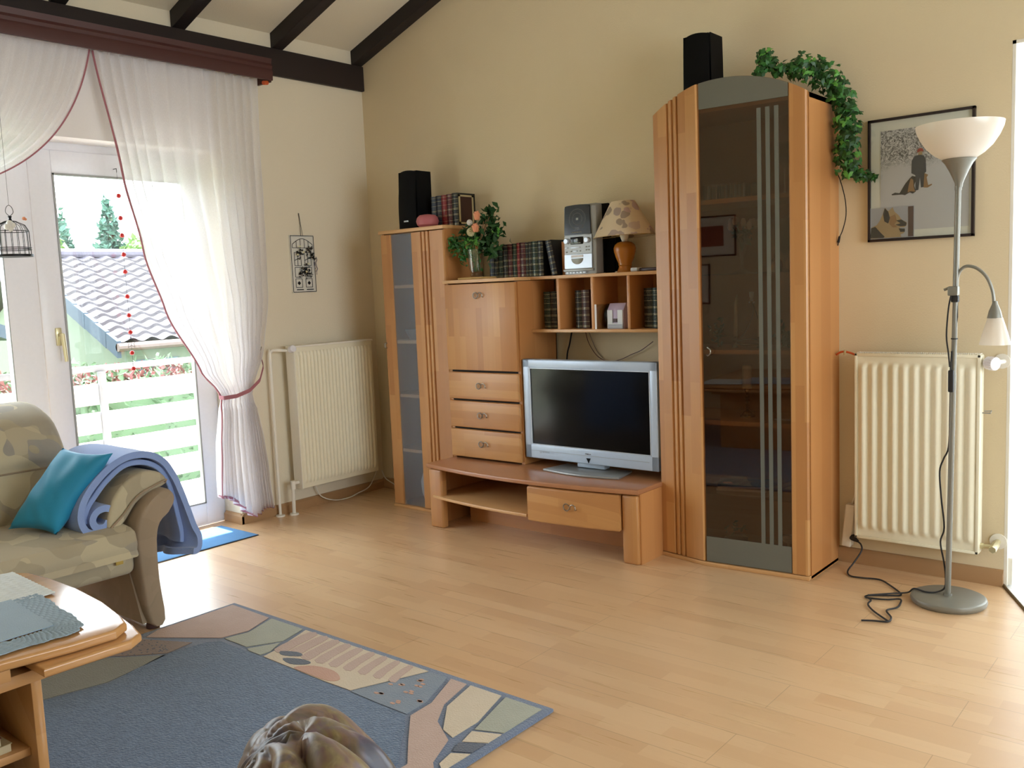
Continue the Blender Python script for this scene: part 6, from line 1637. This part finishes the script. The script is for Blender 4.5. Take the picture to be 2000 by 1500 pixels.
# trees
def tree(name, label, cat_, base, h, r, kind, leaf, n, ls, group):
    v = thing(name, label, cat_, base, group); rn = random.Random(int(base[1] * 10) + 5)
    x, y, z = base
    b = MB(); b.tube([(x, y, z), (x, y, z + h * .9)], [r * .09, r * .02], 8); b.build('trunk', 'trunk', v)
    b = MB()
    for k in range(n):
        f_ = rn.random() ** .8; a = rn.random() * 2 * PI
        if kind == 'cone':
            f_ = 1 - math.sqrt(rn.random()); rr_ = r * (1 - f_) * (.55 + .45 * ((f_ * 14) % 1)) * (.3 + .7 * rn.random() ** .4); zz = z + h * (.12 + .88 * f_) - .05 * rr_
        else:
            ph = math.acos(1 - 2 * rn.random()); q = rn.random() ** .33; rr_ = r * math.sin(ph) * q; zz = z + h * .62 + h * .38 * math.cos(ph) * q
        p = Vector((x + rr_ * math.cos(a), y + rr_ * math.sin(a), zz))
        blob_leaves(b, p, ls * .4, 1, ls, rnd=rn)
    b.build('crown', leaf, v)
tree('spruce_tree', 'tall blue-green spruce standing behind the tiled roof', 'tree', (-20, 8.35, -1.2), 5.5, 1.5, 'cone', 'spruce_leaf', 3600, .13, 'trees beyond the balcony')
tree('birch_tree', 'light green leafy tree right of the spruce', 'tree', (-19, 9.1, -1.2), 4.5, 1.15, 'ball', 'birch_leaf', 2400, .12, 'trees beyond the balcony')
tree('pine_tree', 'dark green tree at the left beside the door frame', 'tree', (-22, 8.0, -1.2), 5.3, 1.1, 'cone', 'spruce_leaf', 2200, .13, 'trees beyond the balcony')
tree('shrub_tree', 'low green tree between the two conifers', 'tree', (-21, 8.15, -1.2), 4.0, .8, 'ball', 'birch_leaf', 1500, .12, 'trees beyond the balcony')
tree('garden_tree', 'green tree seen in the narrow left window', 'tree', (-15, 3.7, -1.2), 4.5, 1.3, 'ball', 'birch_leaf', 1800, .13, 'trees beyond the balcony')
tb_ = thing('timber_gable', 'yellowish timber gable of a far house left of the spruce', 'house', (-24, 8.4, -1.2))
b = MB(); b.box(-26, -24, 7.7, 8.9, -1.2, 2.9); b.build('wall', 'mag_cream', tb_)
b = MB(); b.prism([(7.5, 2.85), (8.2, 3.45), (9.1, 2.85), (9.1, 3.0), (8.2, 3.62), (7.5, 3.0)], -26.1, -23.8, 'x'); b.build('roof', 'gutter', tb_)
def hedge(label, x, y0_, y1_, z0_, z1_, w, n, mats_, seed):
    rn = random.Random(seed); v = thing('hedge', label, 'hedge', (x, (y0_ + y1_) / 2, z0_))
    b = MB()
    for k in range(n):
        f = rn.random(); p = Vector((x + rn.uniform(-w, w) * .5, y0_ + (y1_ - y0_) * f, z0_ + (z1_ - z0_) * rn.random() ** .7 + .06 * math.sin(f * 40)))
        blob_leaves(b, p, .05, 1, .055, rnd=rn)
    b.box(x - w * .35, x + w * .3, y0_, y1_, z0_, z1_ - .15); b.build('foliage', mats_[0], v)
    b = MB()
    for k in range(n // 6): blob_leaves(b, (x + w * .5 * rn.random(), rn.uniform(y0_, y1_), z1_ - .16 * rn.random()), .03, 1, .04, rnd=rn)
    b.build('blossoms', mats_[1], v)
hedge('green hedge with reddish blossoms just beyond the balcony railing', -4.2, -1.8, 3.2, -1.2, .70, .8, 5200, ('bush_leaf', 'flower_red'), 4)
